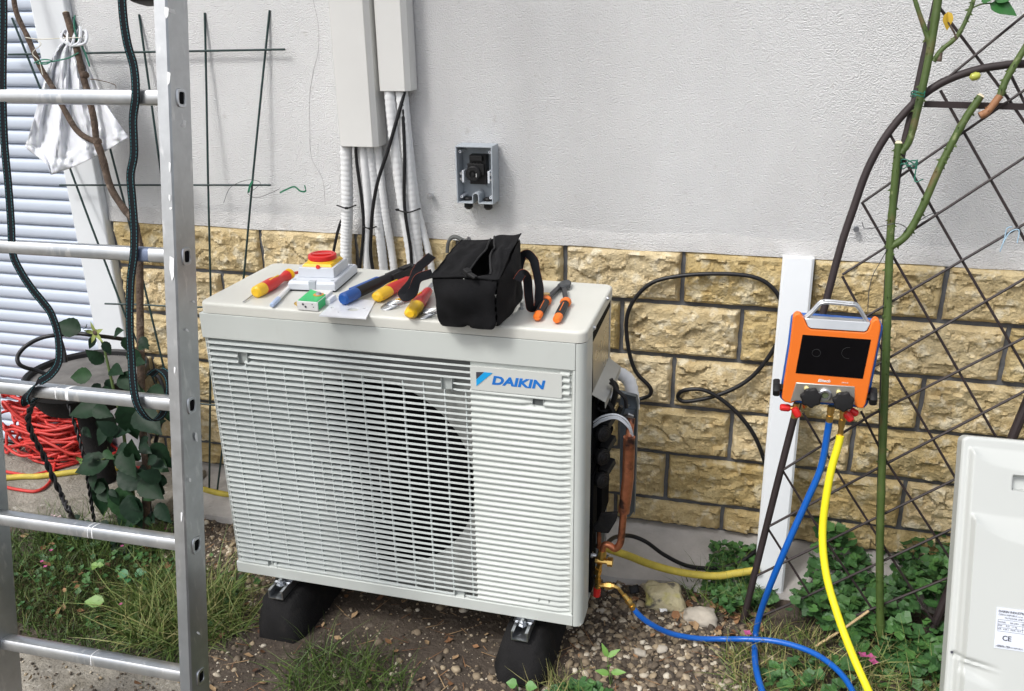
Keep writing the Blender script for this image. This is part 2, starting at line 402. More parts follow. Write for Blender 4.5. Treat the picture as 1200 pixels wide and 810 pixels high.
# footing: rough concrete that slopes out from under the last course
mb = MB(); rings = []
for i in range(150):
    x = -.6 + i * .025; f = lambda a, s: noise.noise(Vector((x * a, s, 2)))
    yb = .405 + f(6, 1) * .02
    rings.append([(x, YW + .01, -.25), (x, YW + .01, -.108), (x, YW - .002, -.112 + f(9, 2) * .004), (x, .56 + f(5, 3) * .01, -.117 + f(9, 4) * .006),
                  (x, .47 + f(5, 5) * .01, -.124 + f(8, 6) * .006), (x, yb, -.134 + f(9, 7) * .004), (x, yb - .012, -.175), (x, yb - .01, -.25)])
mb.loft(rings); mb.build('footing', m_footing, wall)
# cracks and stains: thin dark hairline crack in the roughcast
mb = MB()
cp = [(367, 0), (373, 30), (373, 60), (368, 80), (363, 110), (363, 150), (365, 185), (378, 210), (381, 240)]
mb.tube([pt(x, y, y=YW + .0035) for x, y in cp], .0005, 4, smooth=4); mb.build('crack', mat('crack_dark', (.42, .41, .42), .9), wall)

# roller shutter with its side frame, left
sh = thing('roller_shutter', 'closed pale blue white roller shutter of horizontal slats left of the roughcast wall', 'shutter', (-1.3, YW, GZ))
base_z = -.13
zz = base_z; sp = .0435; proto = None; k = 0
mb = MB(); rings = []
for yy, z in [(.024, 0), (.012, .003), (.0085, .012), (.0085, .028), (.011, .036), (.019, .0425)]: rings.append((YW + yy, z))
prof = [(y, z) for y, z in rings] + [(YW + .034, .0425), (YW + .036, 0)]
mb.loft([[(-1.9, y, z + base_z) for y, z in prof], [(-.872, y, z + base_z) for y, z in prof]])
proto = mb.build('slat', m_slat, sh, sharp=60)
while zz < 2.3:
    zz += sp; k += 1
    o = proto.copy(); col.objects.link(o); o.location.z += sp * k
mb = MB(); mb.box(-.875, -.756, YW - .022, YW + .12, GZ + .01, 2.3); mb.box(-1.95, -1.84, YW - .022, YW + .12, GZ + .01, 2.3); mb.build('side_frame', m_white, sh, bevel=.006)
mb = MB(); mb.box(-1.9, -.86, YW + .038, YW + .12, GZ, 2.35); mb.build('backing', m_white, sh)
mb = MB(); mb.box(-1.95, -.755, YW - .03, YW + .12, 2.303, 2.5); mb.build('shutter_box', m_white, sh, bevel=.008)

# ================================================================== TRUNKINGS AND LINES ON THE WALL
yf = YW - .07
def trunk(name, pxs, zb, label):
    x0, x1, dep = pxs; t = thing(name, label, 'trunking', ((x0 + x1) / 2, YW, zb), 'cable trunkings on the roughcast wall')
    mb = MB(); ny = 2
    out = [(x0, YW - .001), (x0, YW - dep + .012), (x0 + .006, YW - dep), (x1 - .012, YW - dep), (x1, YW - dep + .014), (x1, YW - .001)]
    inn = [(x1 - .0025, YW - .001), (x1 - .0025, YW - dep + .015), (x1 - .013, YW - dep + .0025), (x0 + .007, YW - dep + .0025), (x0 + .0025, YW - dep + .013), (x0 + .0025, YW - .001)]
    mb.prism([(a, b, zb) for a, b in out + inn], (0, 0, 5.6 - zb)); mb.build('cover', m_trunk, t, bevel=.0012)
    mb = MB(); mb.box(x0 + .003, x1 - .003, YW - .006, YW - .0015, zb + .004, 5.6); mb.build('back_plate', m_trunk, t)
    return t
A0 = pt(396.7, 171.7, y=YW - .07); A1 = pt(440, 171.7, y=YW - .07); B0 = pt(443, 107, y=YW - .06); B1 = pt(478, 107, y=YW - .06)
trunk('cable_trunking', (A0.x, A1.x + .004, .07), A0.z, 'wider white trunking, left of the two on the wall, ending lower')
trunk('cable_trunking', (B0.x, B1.x + .004, .06), B0.z, 'narrower white trunking, right of the two on the wall, ending higher')
def insul(pxs, r, y, label, rib=True, n=12):
    """white insulated refrigerant line, ridged"""
    P = [pt(a, b, y=yy) for (a, b), yy in zip(pxs, y)]
    P[0].z += .06
    P.append(Vector((P[-1].x, P[-1].y, .35)))
    Q = smooth_path(P, 50); rs = [r * (1 + (.06 * math.cos(i * 2.0944) if rib else .015 * math.sin(i * 1.1))) for i in range(len(Q))]
    mb = MB(); mb.tube(Q, rs, n); o = mb.build('insulated_pipe', m_insul, None, sharp=70)
    return tag(o, label, 'pipe', 'white insulated lines below the trunkings')
yA = YW - .036
insul([(407, 168), (407, 240), (406, 310)], .0165, [yA - .006] * 3, 'leftmost white ridged insulated line hanging below the wide trunking', True)
insul([(424, 168), (431, 240), (430, 310)], .012, [yA, yA - .004, yA], 'slim smooth white line beside a black cable below the wide trunking', False)
insul([(431, 168), (440, 235), (450, 318)], .013, [yA + .01, yA + .008, yA + .01], 'corrugated grey white line slanting right below the wide trunking', True)
insul([(441, 166), (450, 240), (462, 318)], .011, [yA + .016, yA + .014, yA + .012], 'corrugated white line closest to the narrow trunking, slanting right', True)
insul([(455, 104), (466, 200), (484, 318)], .0145, [yA - .004, yA - .012, yA - .004], 'thick white line left of the black cable below the narrow trunking', True)
insul([(468, 104), (480, 210), (492, 318)], .014, [yA, yA - .006, yA], 'thick white line right of the black cable below the narrow trunking', True)
insul([(472, 104), (487, 230), (506, 318)], .010, [yA + .014, yA + .014, yA + .012], 'slim corrugated white line at the far right of the bundle', True)
def cable(name, P, r, matl, label, cat, n=8, sm=8, group=None, twist=0):
    mb = MB()
    if twist:
        Q = smooth_path(P, sm * 3); L = 0; out = [[], []]
        for i, q in enumerate(Q):
            if i: L += (q - Q[i - 1]).length
            t = (Q[min(i + 1, len(Q) - 1)] - Q[max(i - 1, 0)]).normalized(); u = t.orthogonal().normalized(); b = t.cross(u)
            for s in (0, 1):
                a = L / twist * 2 * math.pi + s * math.pi; out[s].append(q + (u * math.cos(a) + b * math.sin(a)) * r * .55)
        for s in (0, 1): mb.tube(out[s], r * .62, 6)
    else: mb.tube(P, r, n, smooth=sm)
    return tag(mb.build(name, matl, None, sharp=80), label, cat, group)
G = 'black cables below the trunkings'
yc = YW - .07
def wp(l, y): return [pt(a, b, y=y) for a, b in l] if not isinstance(y, (list, tuple)) else [pt(a, b, y=q) for (a, b), q in zip(l, y)]
cable('power_cable', wp([(417, 165), (418, 190), (424, 235), (426, 270), (421, 320), (420, 340)], YW - .050) + [Vector((.2, YW - .08, .4))], .0048, m_cable, 'black cable leaving the wide trunking in the middle of the white lines', 'cable', group=G)
cable('power_cable', wp([(476, 100), (468, 130), (455, 175), (441, 220), (435, 270), (438, 320)], [YW - .035, YW - .055, YW - .07, YW - .075, YW - .072, YW - .07]) + [Vector((.24, YW - .08, .4))], .0052, m_cable, 'black cable crossing leftward from the narrow trunking down to the unit', 'cable', group=G)
cable('power_cable', wp([(471, 100), (474, 180), (474, 240), (481, 290), (486, 325)], [YW - .040, YW - .058, YW - .064, YW - .066, YW - .07]) + [Vector((.36, YW - .08, .4))], .005, m_cable, 'black cable running straight down in front of the narrow trunking lines', 'cable', group=G)
cable('power_cable', wp([(400, 258), (395, 275), (390, 300), (386, 325)], YW - .03) + [Vector((.06, YW - .05, .4))], .0045, m_cable, 'short black cable peeping out left of the white lines above the unit', 'cable', group=G)
for (a, b, c, lab) in [((396, 241), (406, 244), (416, 241), 'black cable tie round the leftmost white line'), ((426, 266), (434, 268), (440, 266), 'black cable tie round the slim line and black cables'), ((465, 246), (478, 249), (491, 245), 'black cable tie round the right bundle below the narrow trunking')]:
    mb = MB(); y = YW - .065
    mb.tube([pt(a[0] - 1, a[1], y=y + .022), pt(*a, y=y), pt(*b, y=y - .012), pt(*c, y=y), pt(c[0] + 1, c[1], y=y + .022)], .0022, 6, smooth=5)
    q = pt(*b, y=y - .014) if b[0] != 478 else pt(466, 246, y=y - .004); mb.box(q.x - .004, q.x + .004, q.y - .003, q.y + .003, q.z - .003, q.z + .003)
    tag(mb.build('cable_tie', m_black, None), lab, 'cable tie', 'cable ties on the white lines')
# long black cable looped over the stones
lp = [(180, 300), (205, 290), (205, 270), (170, 230), (152, 160), (155, 90), (200, 30), (270, 8), (380, 2), (460, 12), (505, 45), (522, 90), (520, 140), (480, 210), (430, 260), (360, 292), (290, 305), (272, 292), (290, 278), (340, 280), (400, 320), (450, 380), (480, 455)]
P = [pt(660 + a / 2.025, 320 + b / 2.025, y=YW - .03 - .004 * (i > 14) - .012 * (i > 17)) for i, (a, b) in enumerate(lp)]
P += [pt(905, 590, y=YW - .035), pt(900, 630, y=.60), pt(880, 650, y=.53), pt(862, 661, y=.50), pt(835, 666, y=.48), pt(805, 663, y=.46), pt(778, 650, y=.44), pt(757, 635, y=.42), pt(738, 628, y=.40), pt(720, 630, y=.32), pt(708, 640, y=.22), pt(700, 640, y=.16)]
for q in P[-10:]: q.z = max(q.z, -.135)
cable('loose_cable', [pt(735, 470, y=.45), pt(742, 472, y=.58)] + P, .0058, m_cable, 'long black cable looping across the yellow stones and back to the unit', 'cable')

# wall fixings
mb = MB(); c = pt(506, 229, y=YW); mb.lathe(c, (0, -1, 0), [(0, .006), (.012, .006), (.012, .009), (.018, .009), (.018, .003), (.024, .003)], 12)
tag(mb.build('wall_bolt', m_galv), 'small steel bolt stub in the wall between the pipes and the grey box', 'bolt')
mb = MB(); c = pt(1003, 267, y=YW); mb.lathe(c, (0, -1, 0), [(0, .005), (.01, .005), (.01, .008), (.016, .007)], 10)
tag(mb.build('wall_bolt', m_galv), 'tiny steel bolt in the wall beside the left trellis tube', 'bolt')

# open isolator base on the wall
e0 = pt(533, 171, y=YW - .06); e1 = pt(578, 240, y=YW - .06)
X0, X1, Z0, Z1, YF = e0.x, e1.x, e1.z, e0.z, YW - .06
iso = thing('switch_enclosure', 'open grey plastic switch enclosure without its cover, screwed to the roughcast wall', 'switch box', ((X0 + X1) / 2, YW, Z0))
mb = MB(); t = .0035
mb.box(X0, X1, YW - .006, YW - .001, Z0, Z1)
mb.box(X0, X0 + t, YF, YW - .006, Z0, Z1); mb.box(X1 - t, X1, YF, YW - .006, Z0, Z1)
mb.box(X0 + t, X1 - t, YF, YW - .006, Z1 - t, Z1)
W_ = X1 - X0; xm = (X0 + X1) / 2 + .002
mb.box(X0 + t, xm - .008, YF, YW - .006, Z0, Z0 + t); mb.box(xm + .008, X1 - t, YF, YW - .006, Z0, Z0 + t)
ring = [(xm + .010 * math.cos(a), .02 + .010 * math.sin(a)) for a in [math.pi * k / 8 for k in range(9)]]; rin = [(xm + .007 * math.cos(a), .02 + .007 * math.sin(a)) for a in [math.pi * k / 8 for k in range(9)]]
poly = [(xm + .010, .0)] + ring + [(xm - .010, 0), (xm - .007, 0)] + rin[::-1] + [(xm + .007, 0)]
mb.prism([(a, YF, Z0 + b) for a, b in poly], (0, .05, 0))
mb.build('box', m_enc, iso, bevel=.0008)
for sx in (0, 1):
    for sz in (0, 1):
        mb = MB(); cx = X0 + .010 if not sx else X1 - .010; cz = Z0 + .016 if not sz else Z1 - .016
        mb.lathe((cx, YW - .006, cz), (0, -1, 0), [(0, .0045), (.044, .004), (.044, .0015), (.036, .0015)], 10); mb.build('screw_post', m_grey, iso)
for (u, v) in [(.28, .62), (.28, .33), (.72, .28), (.85, .6)]:
    mb = MB(); cc = (X0 + W_ * (u if u != .28 else .24), YW - .006, Z0 + (Z1 - Z0) * (v + .16 if v > .5 else v)); mb.lathe(cc, (0, -1, 0), [(0, .0085), (.003, .0085), (.003, .0065), (.001, .0065)], 14); mb.build('knockout', m_enc, iso)
for s in (0, 1):
    mb = MB(); x = X0 + .016 if not s else X1 - .014; zc_ = (Z0 + Z1) / 2 - .004
    mb.box(x - .003, x + .003, YW - .05, YW - .006, zc_ - .018, zc_ + .014); mb.build('terminal_bracket', m_grey, iso, bevel=.0008)
    for q in (-.009, .006):
        mb = MB(); mb.lathe((x - (.006 if not s else -.006), YW - .006, zc_ + q), (0, -1, 0), [(0, .003), (.04, .003), (.04, .0045), (.043, .004)], 8); mb.build('terminal_screw', m_galv, iso)
sw0 = pt(549, 182, y=YW - .04); sw1 = pt(571, 217, y=YW - .04)
mb = MB(); mb.box(sw0.x, sw1.x - .004, YW - .034, YW - .0065, sw1.z, sw0.z); mb.box(sw0.x + .004, sw1.x - .012, YW - .0065 - .038, YW - .034, sw0.z - .014, sw0.z)
for k in range(4): mb.box(sw0.x + .002 + k * .009, sw0.x + .007 + k * .009, YW - .040, YW - .034, sw0.z - .028, sw0.z - .02)
mb.box(sw0.x - .004, sw1.x - .008, YW - .042, YW - .034, sw0.z - .052, sw0.z - .022); mb.build('switch_body', m_black, iso, bevel=.001)
kc = pt(553, 204, y=YW - .05)
mb = MB(); mb.lathe((kc.x + .003, YW - .042, kc.z), (0, -1, 0), [(0, .021), (.006, .021), (.009, .018), (.009, .010), (.005, .010), (.005, .005), (.010, .005)], 12); mb.build('rotary_hub', m_black, iso, sharp=25)
mb = MB(); mb.box(kc.x + .012, kc.x + .0135, YW - .0525, YW - .051, kc.z - .008, kc.z + .002); mb.build('white_mark', m_wht, iso)
for q in ((549, 236), (572, 236)):
    c = pt(*q, y=YW - .03)
    mb = MB(); mb.lathe((c.x, c.y, Z0 + .004), (0, 0, 1), [(0, .0125), (.005, .0125), (.008, .010), (.008, .006)], 14); mb.lathe((c.x, c.y, Z0 - .001), (0, 0, -1), [(0, .0115), (.006, .0125), (.014, .0125), (.018, .009), (.02, .006)], 8)
    mb.build('cable_gland', m_black, iso)

# ================================================================== OUTDOOR UNIT
W, CX, D, H = .875, .897, .3386, .70
unit = thing('heat_pump_unit', 'white outdoor heat pump unit with slatted front grille and its right side panel removed', 'heat pump', (.45, .17, GZ))
# body: back, left side, floor, corner column and partition (open right side shows the inside)
mb = MB(); mb.box(.004, .010, .006, D - .012, 0, .699); mb.box(.004, .893, D - .012, D - .008, 0, .699); mb.box(.004, .893, .006, D - .008, .0, .006); mb.build('casing', m_front, unit)
mb = MB(); n = 8
arc = [(W + .001, .0)] + [(W + .002 + .020 * math.sin(a), .020 - .020 * math.cos(a)) for a in [math.pi / 2 * k / n for k in range(n + 1)]] + [(CX, .075)]
inn = [(CX - .002, .075)] + [(W + .001 + .0185 * math.sin(a), .0205 - .0185 * math.cos(a)) for a in [math.pi / 2 * k / n for k in range(n, -1, -1)]]
mb.prism([(x, y, 0.0) for x, y in arc + inn], (0, 0, .6995)); mb.build('corner_column', m_front, unit)
mb = MB(); mb.box(.870, .874, .03, D - .012, .006, .69); mb.build('partition', m_dark, unit)
mb = MB(); mb.box(.010, .870, .10, .104, .006, .69); mb.build('fan_bay_back', m_dark, unit)
# sheet with the round fan opening behind the grille
FC = Vector((.395, .030, .320)); FR = .245
mb = MB(); plate(mb, [(.01, .030, .006), (.868, .030, .006), (.868, .030, .694), (.01, .030, .694)], [circ(FC, (1, 0, 0), (0, 0, 1), FR, 48)], (0, .002, 0)); mb.build('fan_sheet', mat('fan_sheet_grey', (.30, .31, .30), .5, var=.05), unit)
mb = MB()
mb.loft([circ(FC + Vector((0, d, 0)), (1, 0, 0), (0, 0, 1), r, 48) for d, r in [(0.001, FR), (.012, FR - .008), (.06, FR - .010)]], cap=False); mb.build('fan_ring', m_dark, unit)
fan = MB(); fan.lathe(FC + Vector((0, .030, 0)), (0, 1, 0), [(0, .03), (.004, .052), (.03, .056)], 24); fo = fan.build('fan_hub', m_black, unit)
for k in range(3):
    mb = MB(); a0 = k * 2.094 + .5; vs = []
    for i in range(7):
        for j in range(7):
            r = .05 + (FR - .022 - .05) * i / 6; a = a0 + (j / 6 - .5) * (1.0 + .35 * i / 6) + .25 * i / 6
            vs.append(FC + Vector((r * math.cos(a), .045 + (j / 6 - .5) * .045, r * math.sin(a))))
    mb.add(vs, [(i * 7 + j, i * 7 + j + 1, i * 7 + j + 8, i * 7 + j + 7) for i in range(6) for j in range(6)]); o = mb.build('fan_blade', m_black, unit); o.data.materials[0] = m_dark
# front panel frame
XS = .645
mb = MB()
mb.prism([(0, 0, .700), (0, .014, .7), (0, .014, .639), (0, .006, .6375), (0, 0, .641)], (W, 0, 0))                       # top band
mb.prism([(0, 0, 0), (0, .014, 0), (0, .014, .031), (0, .004, .030), (0, 0, .028)], (W, 0, 0))         # bottom band
mb.prism([(0, .010, .031), (.004, .004, .031), (.006, .004, .031), (.006, .014, .031), (0, .014, .031)], (0, 0, .608))  # left stile
mb.prism([(XS, .0085, .031), (W - .003, .0085, .031), (W - .003, .014, .031), (XS, .014, .031)], (0, 0, .608))  # closed field
mb.prism([(.872, .0, .031), (W, .0, .031), (W, .009, .031), (.866, .009, .031)], (0, 0, .608))
mb.build('front_panel', m_front, unit, bevel=.0015)
mb = MB(); mb.box(.02, .85, .018, .0285, .59, .639); mb.build('grille_shade_strip', mat('strip_shade_grey', (.12, .125, .125), .6), unit)  # dark grey strip stands in for the shadow behind the top slat rows
NS = 42; pit = (.6385 - .031) / NS
def slat_prof(z): return [(.0005, z + .0026), (.0008, z + .0056), (.0105, z + .0074), (.0112, z + .0060), (.0015, z + .0020)]
def slat(x0, x1, z):
    """louvre whose blade gets shallower toward the fan side"""
    m_ = MB(); xs9 = [x0, x0 + .012] + [x for x in (.12, .2, .28, .36, .44, .52) if x0 + .02 < x < x1 - .01] + [x1]; rr9 = []
    for i, x in enumerate(xs9):
        f = min(1, max(0, (x - .16) / .40)); f = f * f * (3 - 2 * f); dp = .0150 + (.0044 - .0150) * f; ri = .0030 + (.0004 - .0030) * f; y0 = .004 if i == 0 else .0
        rr9.append([(x, y0 + .0005, z + .0028), (x, y0 + .0010, z + .0056), (x, dp, z + .0056 + ri), (x, dp + .0006, z + .0042 + ri), (x, y0 + .0016, z + .0022)])
    return m_.loft(rr9)
holes = [(.097, 38, 39), (.592, 37, 38), (.103, 0, 0), (.60, 0, 0), (.795, 36, 36), (.806, 1, 1)]
full = None
for k in range(NS):
    z = .031 + k * pit
    brk = [h for h in holes if h[1] <= k <= h[2] and h[0] < XS]
    if not brk:
        if full is None: full = slat(.005, XS + .003, z).build('slat', m_slatw, unit, sharp=50); kz = z; o = full
        else: o = full.copy(); col.objects.link(o); o.location.z += z - kz
    else:
        xs_ = sorted(h[0] for h in brk); a = .005
        for h in xs_: slat(a, h - .013, z).build('slat', m_slatw, unit, sharp=50); a = h + .013 - .012
        slat(a + .012, XS + .003, z).build('slat', m_slatw, unit, sharp=50)
# raised ridges of the closed field
BX0, BX1, BZ0, BZ1 = .647, .847, .575, .630
def ridge(x0, x1, z, fade0=False):
    m_ = MB()
    pf = lambda q: [(.0085, z + .0008), (.0085 - .0080 * q, z + .0026), (.0085 - .0080 * q, z + .0056), (.0085, z + .0112 - .004 * (1 - q)), (.010, z + .005)]
    a = [[(x0, y, zz) for y, zz in pf(.0 if fade0 else 1)]] + ([[(x0 + .012, y, zz) for y, zz in pf(1)]] if fade0 else [])
    m_.loft(a + [[(x1 - .025, y, zz) for y, zz in pf(.95)], [(x1, y, zz) for y, zz in pf(.02)]]); return m_
rproto = None
for k in range(NS):
    z = .031 + k * pit
    if z + .008 > BZ0 and z < BZ1: 
        ridge(.851, .868, z, True).build('ridge', m_front, unit, sharp=50); continue
    if k == 36: ridge(XS, .783, z).build('ridge', m_front, unit, sharp=50); ridge(.808, .866, z).build('ridge', m_front, unit, sharp=50); continue
    if rproto is None: rproto = ridge(XS, .866, z).build('ridge', m_front, unit, sharp=50); rz = z
    else: o = rproto.copy(); col.objects.link(o); o.location.z += z - rz
for x in [.052 + .0485 * i for i in range(13)]:
    if x > XS - .01: break
    top = 37 if x < .55 else 36
    mb = MB(); mb.box(x - .0011, x + .0011, .0045, .0115, .033, .031 + pit * (top + 1)); mb.build('grille_rib', m_slatw, unit)
for x in [.052 + .0485 * (i + .5) for i in range(4, 8)]:
    mb = MB(); mb.box(x - .0009, x + .0009, .0045, .0115, .031 + pit * 12, .031 + pit * 22); mb.build('grille_rib', m_slatw, unit)
m_clip = mat('clip_grey', (.40, .43, .42), .5)
for (x, k0, k1) in holes:
    z0 = .031 + k0 * pit + .001; z1 = .031 + (k1 + 1) * pit + .0005
    if k0 == k1 == 0: z0 = .024; z1 = .031 + pit
    m_ = MB()
    m_.box(x - .0125, x - .0115, .0015, .017, z0, z1); m_.box(x + .0115, x + .0125, .0015, .017, z0, z1)
    m_.box(x - .0115, x + .0115, .0095 if x > XS else .010, .0165, z0, z1 - .001)
    m_.build('clip_hole', m_clip, unit)
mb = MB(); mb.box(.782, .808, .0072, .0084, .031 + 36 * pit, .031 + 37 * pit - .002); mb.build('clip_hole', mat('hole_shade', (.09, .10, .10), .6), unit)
# badge
bd = MB(); bd.box(BX0, BX1, .0008, .0095, BZ0, BZ1); badge = bd.build('badge', mat('badge_plastic', (.575, .595, .57), .4, var=.02), unit, bevel=.0004)
mb = MB()
def bp(a, b, y=.0006): return pt(520 + a / 5, 400 + b / 5, y=y)
put_text(mb, 'DAIKIN', .0265, bp(280, 250), (1, 0, 0), (0, 0, 1), sx=1.29, shear=.18, bold=.0011, ext=.0004, space=1.0)
mb.build('brand_lettering', m_blue, badge)
mb = MB(); mb.prism([bp(190, 180), bp(235, 181), bp(191, 222)], (0, -.0007, 0)); mb.build('emblem_triangle', m_ink, badge)
mb = MB(); mb.prism([bp(237, 181), bp(286, 186), bp(192, 262), bp(191, 224)], (0, -.0007, 0)); mb.build('emblem_stripe', m_cyan, badge)
# lid: folded tray with rounded corners and a downturned lip
def rrect(x0, x1, y0, y1, r, z, n=6):
    out = []
    for cx, cy, a0 in ((x1 - r, y1 - r, 0), (x0 + r, y1 - r, 90), (x0 + r, y0 + r, 180), (x1 - r, y0 + r, 270)):
        for k in range(n + 1): a = R(a0 + 90 * k / n); out.append((cx + r * math.cos(a), cy + r * math.sin(a), z))
    return out
mb = MB(); lx0, lx1, ly0, ly1 = .001, CX + .0005, .0005, D
rings = []
for k in range(6):
    a = math.pi / 2 * k / 5; ins = .007 * (1 - math.cos(a)); rings.append(rrect(lx0 + ins, lx1 - ins, ly0 + ins, ly1 - ins, .022 - ins, LZ - .0072 + .007 * math.sin(a)))
rings = [rrect(lx0, lx1, ly0, ly1, .022, .7015)] + rings + [rrect(lx0 + .03, lx1 - .03, ly0 + .03, ly1 - .03, .006, LZ - .0001)]
mb.loft(rings); mb.build('lid', m_lid, unit, sharp=60)
for (px, py) in [(695.5, 384), (711.5, 350)]:
    c = pt(px, py, x=CX); mb = MB(); mb.lathe((CX, c.y, c.z), (1, 0, 0), [(0, .006), (.002, .006), (.002, .004), (.005, .0035)], 12); mb.build('lid_screw', m_galv, unit)
# right side: upper bare panel, folded flap, dark bay behind
mb = MB(); mb.prism([(CX - .003, .082, .690), (CX - .003, .300, .690), (CX - .003, .300, .548), (CX - .003, .10, .548)], (.0015, 0, 0)); mb.build('bare_side_plate', m_refl, unit)
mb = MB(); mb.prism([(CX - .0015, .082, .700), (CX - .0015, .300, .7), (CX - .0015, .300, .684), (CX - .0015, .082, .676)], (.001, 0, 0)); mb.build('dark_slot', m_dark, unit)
mb = MB(); mb.box(CX - .012, CX, .300, .312, 0.0, .700); mb.build('rear_post', m_galv, unit, bevel=.001)
mb = MB(); mb.prism([(CX - .002, .085, .553), (CX - .002, .305, .553), (CX + .028, .300, .535), (CX + .028, .09, .535)], (0, 0, -.0015)); mb.prism([(CX + .0265, .09, .535), (CX + .0265, .300, .535), (CX + .0265, .300, .520), (CX + .0265, .09, .520)], (.0015, 0, 0)); mb.build('folded_flap', mat('flap_steel', (.46, .47, .45), .4, .35), unit)
mb = MB(); mb.box(.876, .884, .075, .32, .0, .55); mb.box(.884, .897, .312, .32, 0, .55); mb.build('valve_bay', m_galvd, unit)
# grey service bracket sticking out at the back
q = [pt(a, b, y=.30) for a, b in [(727, 458), (746.5, 463), (748, 470), (744, 598), (738, 606), (726, 606)]]
mb = MB(); plate(mb, q, [circ(pt(737, 475, y=.30), (1, 0, 0), (0, 0, 1), .003, 10)], (0, .0018, 0)); mb.prism([q[1], q[2], q[3], q[3] + Vector((.0015, 0, 0)), q[2] + Vector((.0015, 0, 0)), q[1] + Vector((.0015, 0, 0))], (0, -.022, 0))
mb.prism([q[0], q[1], q[1] + Vector((0, 0, .002)), q[0] + Vector((0, 0, .002))], (0, -.015, 0)); mb.build('service_bracket', m_galvd, unit)
mb = MB(); c = pt(739, 483, y=.295); mb.box(c.x - .013, c.x + .010, .27, .2985, c.z - .004, c.z + .006); mb.tube([c + Vector((-.01, -.03, .004)), c + Vector((0, -.034, .010)), c + Vector((.010, -.03, .004))], .003, 8, smooth=4); mb.build('bracket_clip', m_galv, unit)
# dark electrics: body block, three capped valve heads, loose loops
mb = MB()
mb.box(.886, .905, .19, .30, .16, .52); mb.box(.884, .895, .10, .19, .34, .525); mb.box(.885, .899, .105, .16, .02, .34)
for k in range(9):
    z = .50 - k * .02; mb.box(.900, .915 + random.uniform(-.004, .006), .15 + random.uniform(0, .02), .19 + random.uniform(0, .08), z, z + .012)
mb.build('wiring_block', m_dark, unit, bevel=.003)
for k, (px, py) in enumerate([(706, 508), (704.5, 535.5), (703, 562.5)]):
    c = pt(px, py, y=.125); mb = MB(); c.x = .916
    mb.lathe(c, (.75, -.6, .05), [(-.03, .013), (-.006, .0135), (-.006, .0195), (.004, .0195), (.004, .0165), (.006, .016), (.006, .012), (.009, .011), (.009, .007), (.0105, .006)], 14)
    mb.bar(c + Vector((-.0, .014, .012)), c + Vector((.012, .05, .028)), .022, .017)
    mb.build('valve_cap', m_black, unit, bevel=.0008)
for (a, b, r, mt, nm) in [([(694, 478), (700, 470), (712, 472), (722, 486), (728, 476)], .16, .006, m_black, 'looped_cable'), ([(690, 470), (705, 480), (716, 478), (722, 455), (716, 447)], .17, .007, m_black, 'looped_cable'), ([(716, 444), (722, 456), (732, 466), (734, 478)], .15, .0045, m_cable, 'looped_cable')]:
    mb = MB(); mb.tube([pt(x, y, y=b) for x, y in a], r, 8, smooth=6); mb.build(nm, mt, unit)
for k, (dx, dy) in enumerate([(0, 0), (1, 3), (0, 5.5)]):
    mb = MB(); mb.tube([pt(695 + dx, 495 + dy, y=.11), pt(706, 488 + dy, y=.10), pt(722, 486 + dy * .8, y=.10), pt(736 - dx, 495 + dy, y=.11), pt(742 - dx * 1.5, 515, y=.13), pt(742 - dx * 2, 540, y=.16), pt(738 + dx, 562, y=.18)], .0022, 6, smooth=6)
    mb.build('grey_wire', m_grey, unit)
mb = MB(); mb.prism([pt(x, y, y=.10) for x, y in [(704, 602), (724, 601), (722, 611), (713, 626), (697, 624), (694, 618), (700, 612)]], (0, .01, 0)); mb.build('foam_flap', m_blackr, unit, bevel=.003)
# white insulated bend leaving the bay
mb = MB(); Pq = smooth_path([pt(712, 470, y=.28), pt(712, 445, y=.33), pt(722, 437, y=.37), pt(736, 445, y=.36), pt(741, 462, y=.34), pt(742, 480, y=.33)], 8); mb.tube(Pq, [.0165 + .0008 * math.sin(i * 2) for i in range(len(Pq))], 12); mb.build('insulated_bend', m_insul, unit)
# copper line with its U bend
mb = MB(); mb.tube([pt(740, 490, y=.14), pt(738, 505, y=.13), pt(737, 520, y=.12)], .0085, 10); mb.build('pipe_stub', m_copper, unit)
mb = MB(); mb.tube([pt(737.5, 512, y=.12), pt(736, 560, y=.12), pt(731, 600, y=.12)], .0135, 14); mb.build('copper_pipe', m_copper, unit)
mb = MB(); mb.tube([pt(731, 598, y=.12), pt(729, 620, y=.12), pt(727, 636, y=.12), pt(721, 643, y=.12), pt(714, 639, y=.12), pt(708, 639, y=.12), pt(706, 648, y=.12), pt(706, 655, y=.12)], [.0085, .0085, .0085, .0085, .008, .0075, .0075, .0075], 12, smooth=6); mb.build('copper_bend', m_copper, unit)
mb = MB(); mb.tube([pt(702, 622, y=.14), pt(702, 642, y=.14)], .0055, 10); mb.build('pipe_stub', m_copper, unit)
# service valve
def vl(mb, px0, py0, px1, py1, prof, n=10, y=.12):
    a = pt(px0, py0, y=y); b = pt(px1, py1, y=y); L = (b - a); mb.lathe(a, L, [(h * L.length, r) for h, r in prof], n)
mb = MB(); vl(mb, 706, 645, 705, 655, [(0, .009), (.5, .011), (1, .009)]); vl(mb, 698, 656, 718, 659, [(0, .009), (.15, .0095), (.15, .007), (.7, .007), (.7, .0115), (1, .0115)], 8)
vl(mb, 703, 660, 700, 672, [(0, .007), (.5, .007), (.5, .0095), (1, .0095)], 6); vl(mb, 701, 672, 700, 690, [(0, .006), (.3, .006), (.3, .0085), (.55, .0085), (.55, .006), (.8, .0075), (1, .0075)], 6)
valve = mb.build('service_valve', m_brass, unit, sharp=25)
mb = MB(); vl(mb, 700, 689, 699, 698, [(0, .0085), (.15, .0095), (1, .009)], 8); mb.build('red_cap', m_red, valve)
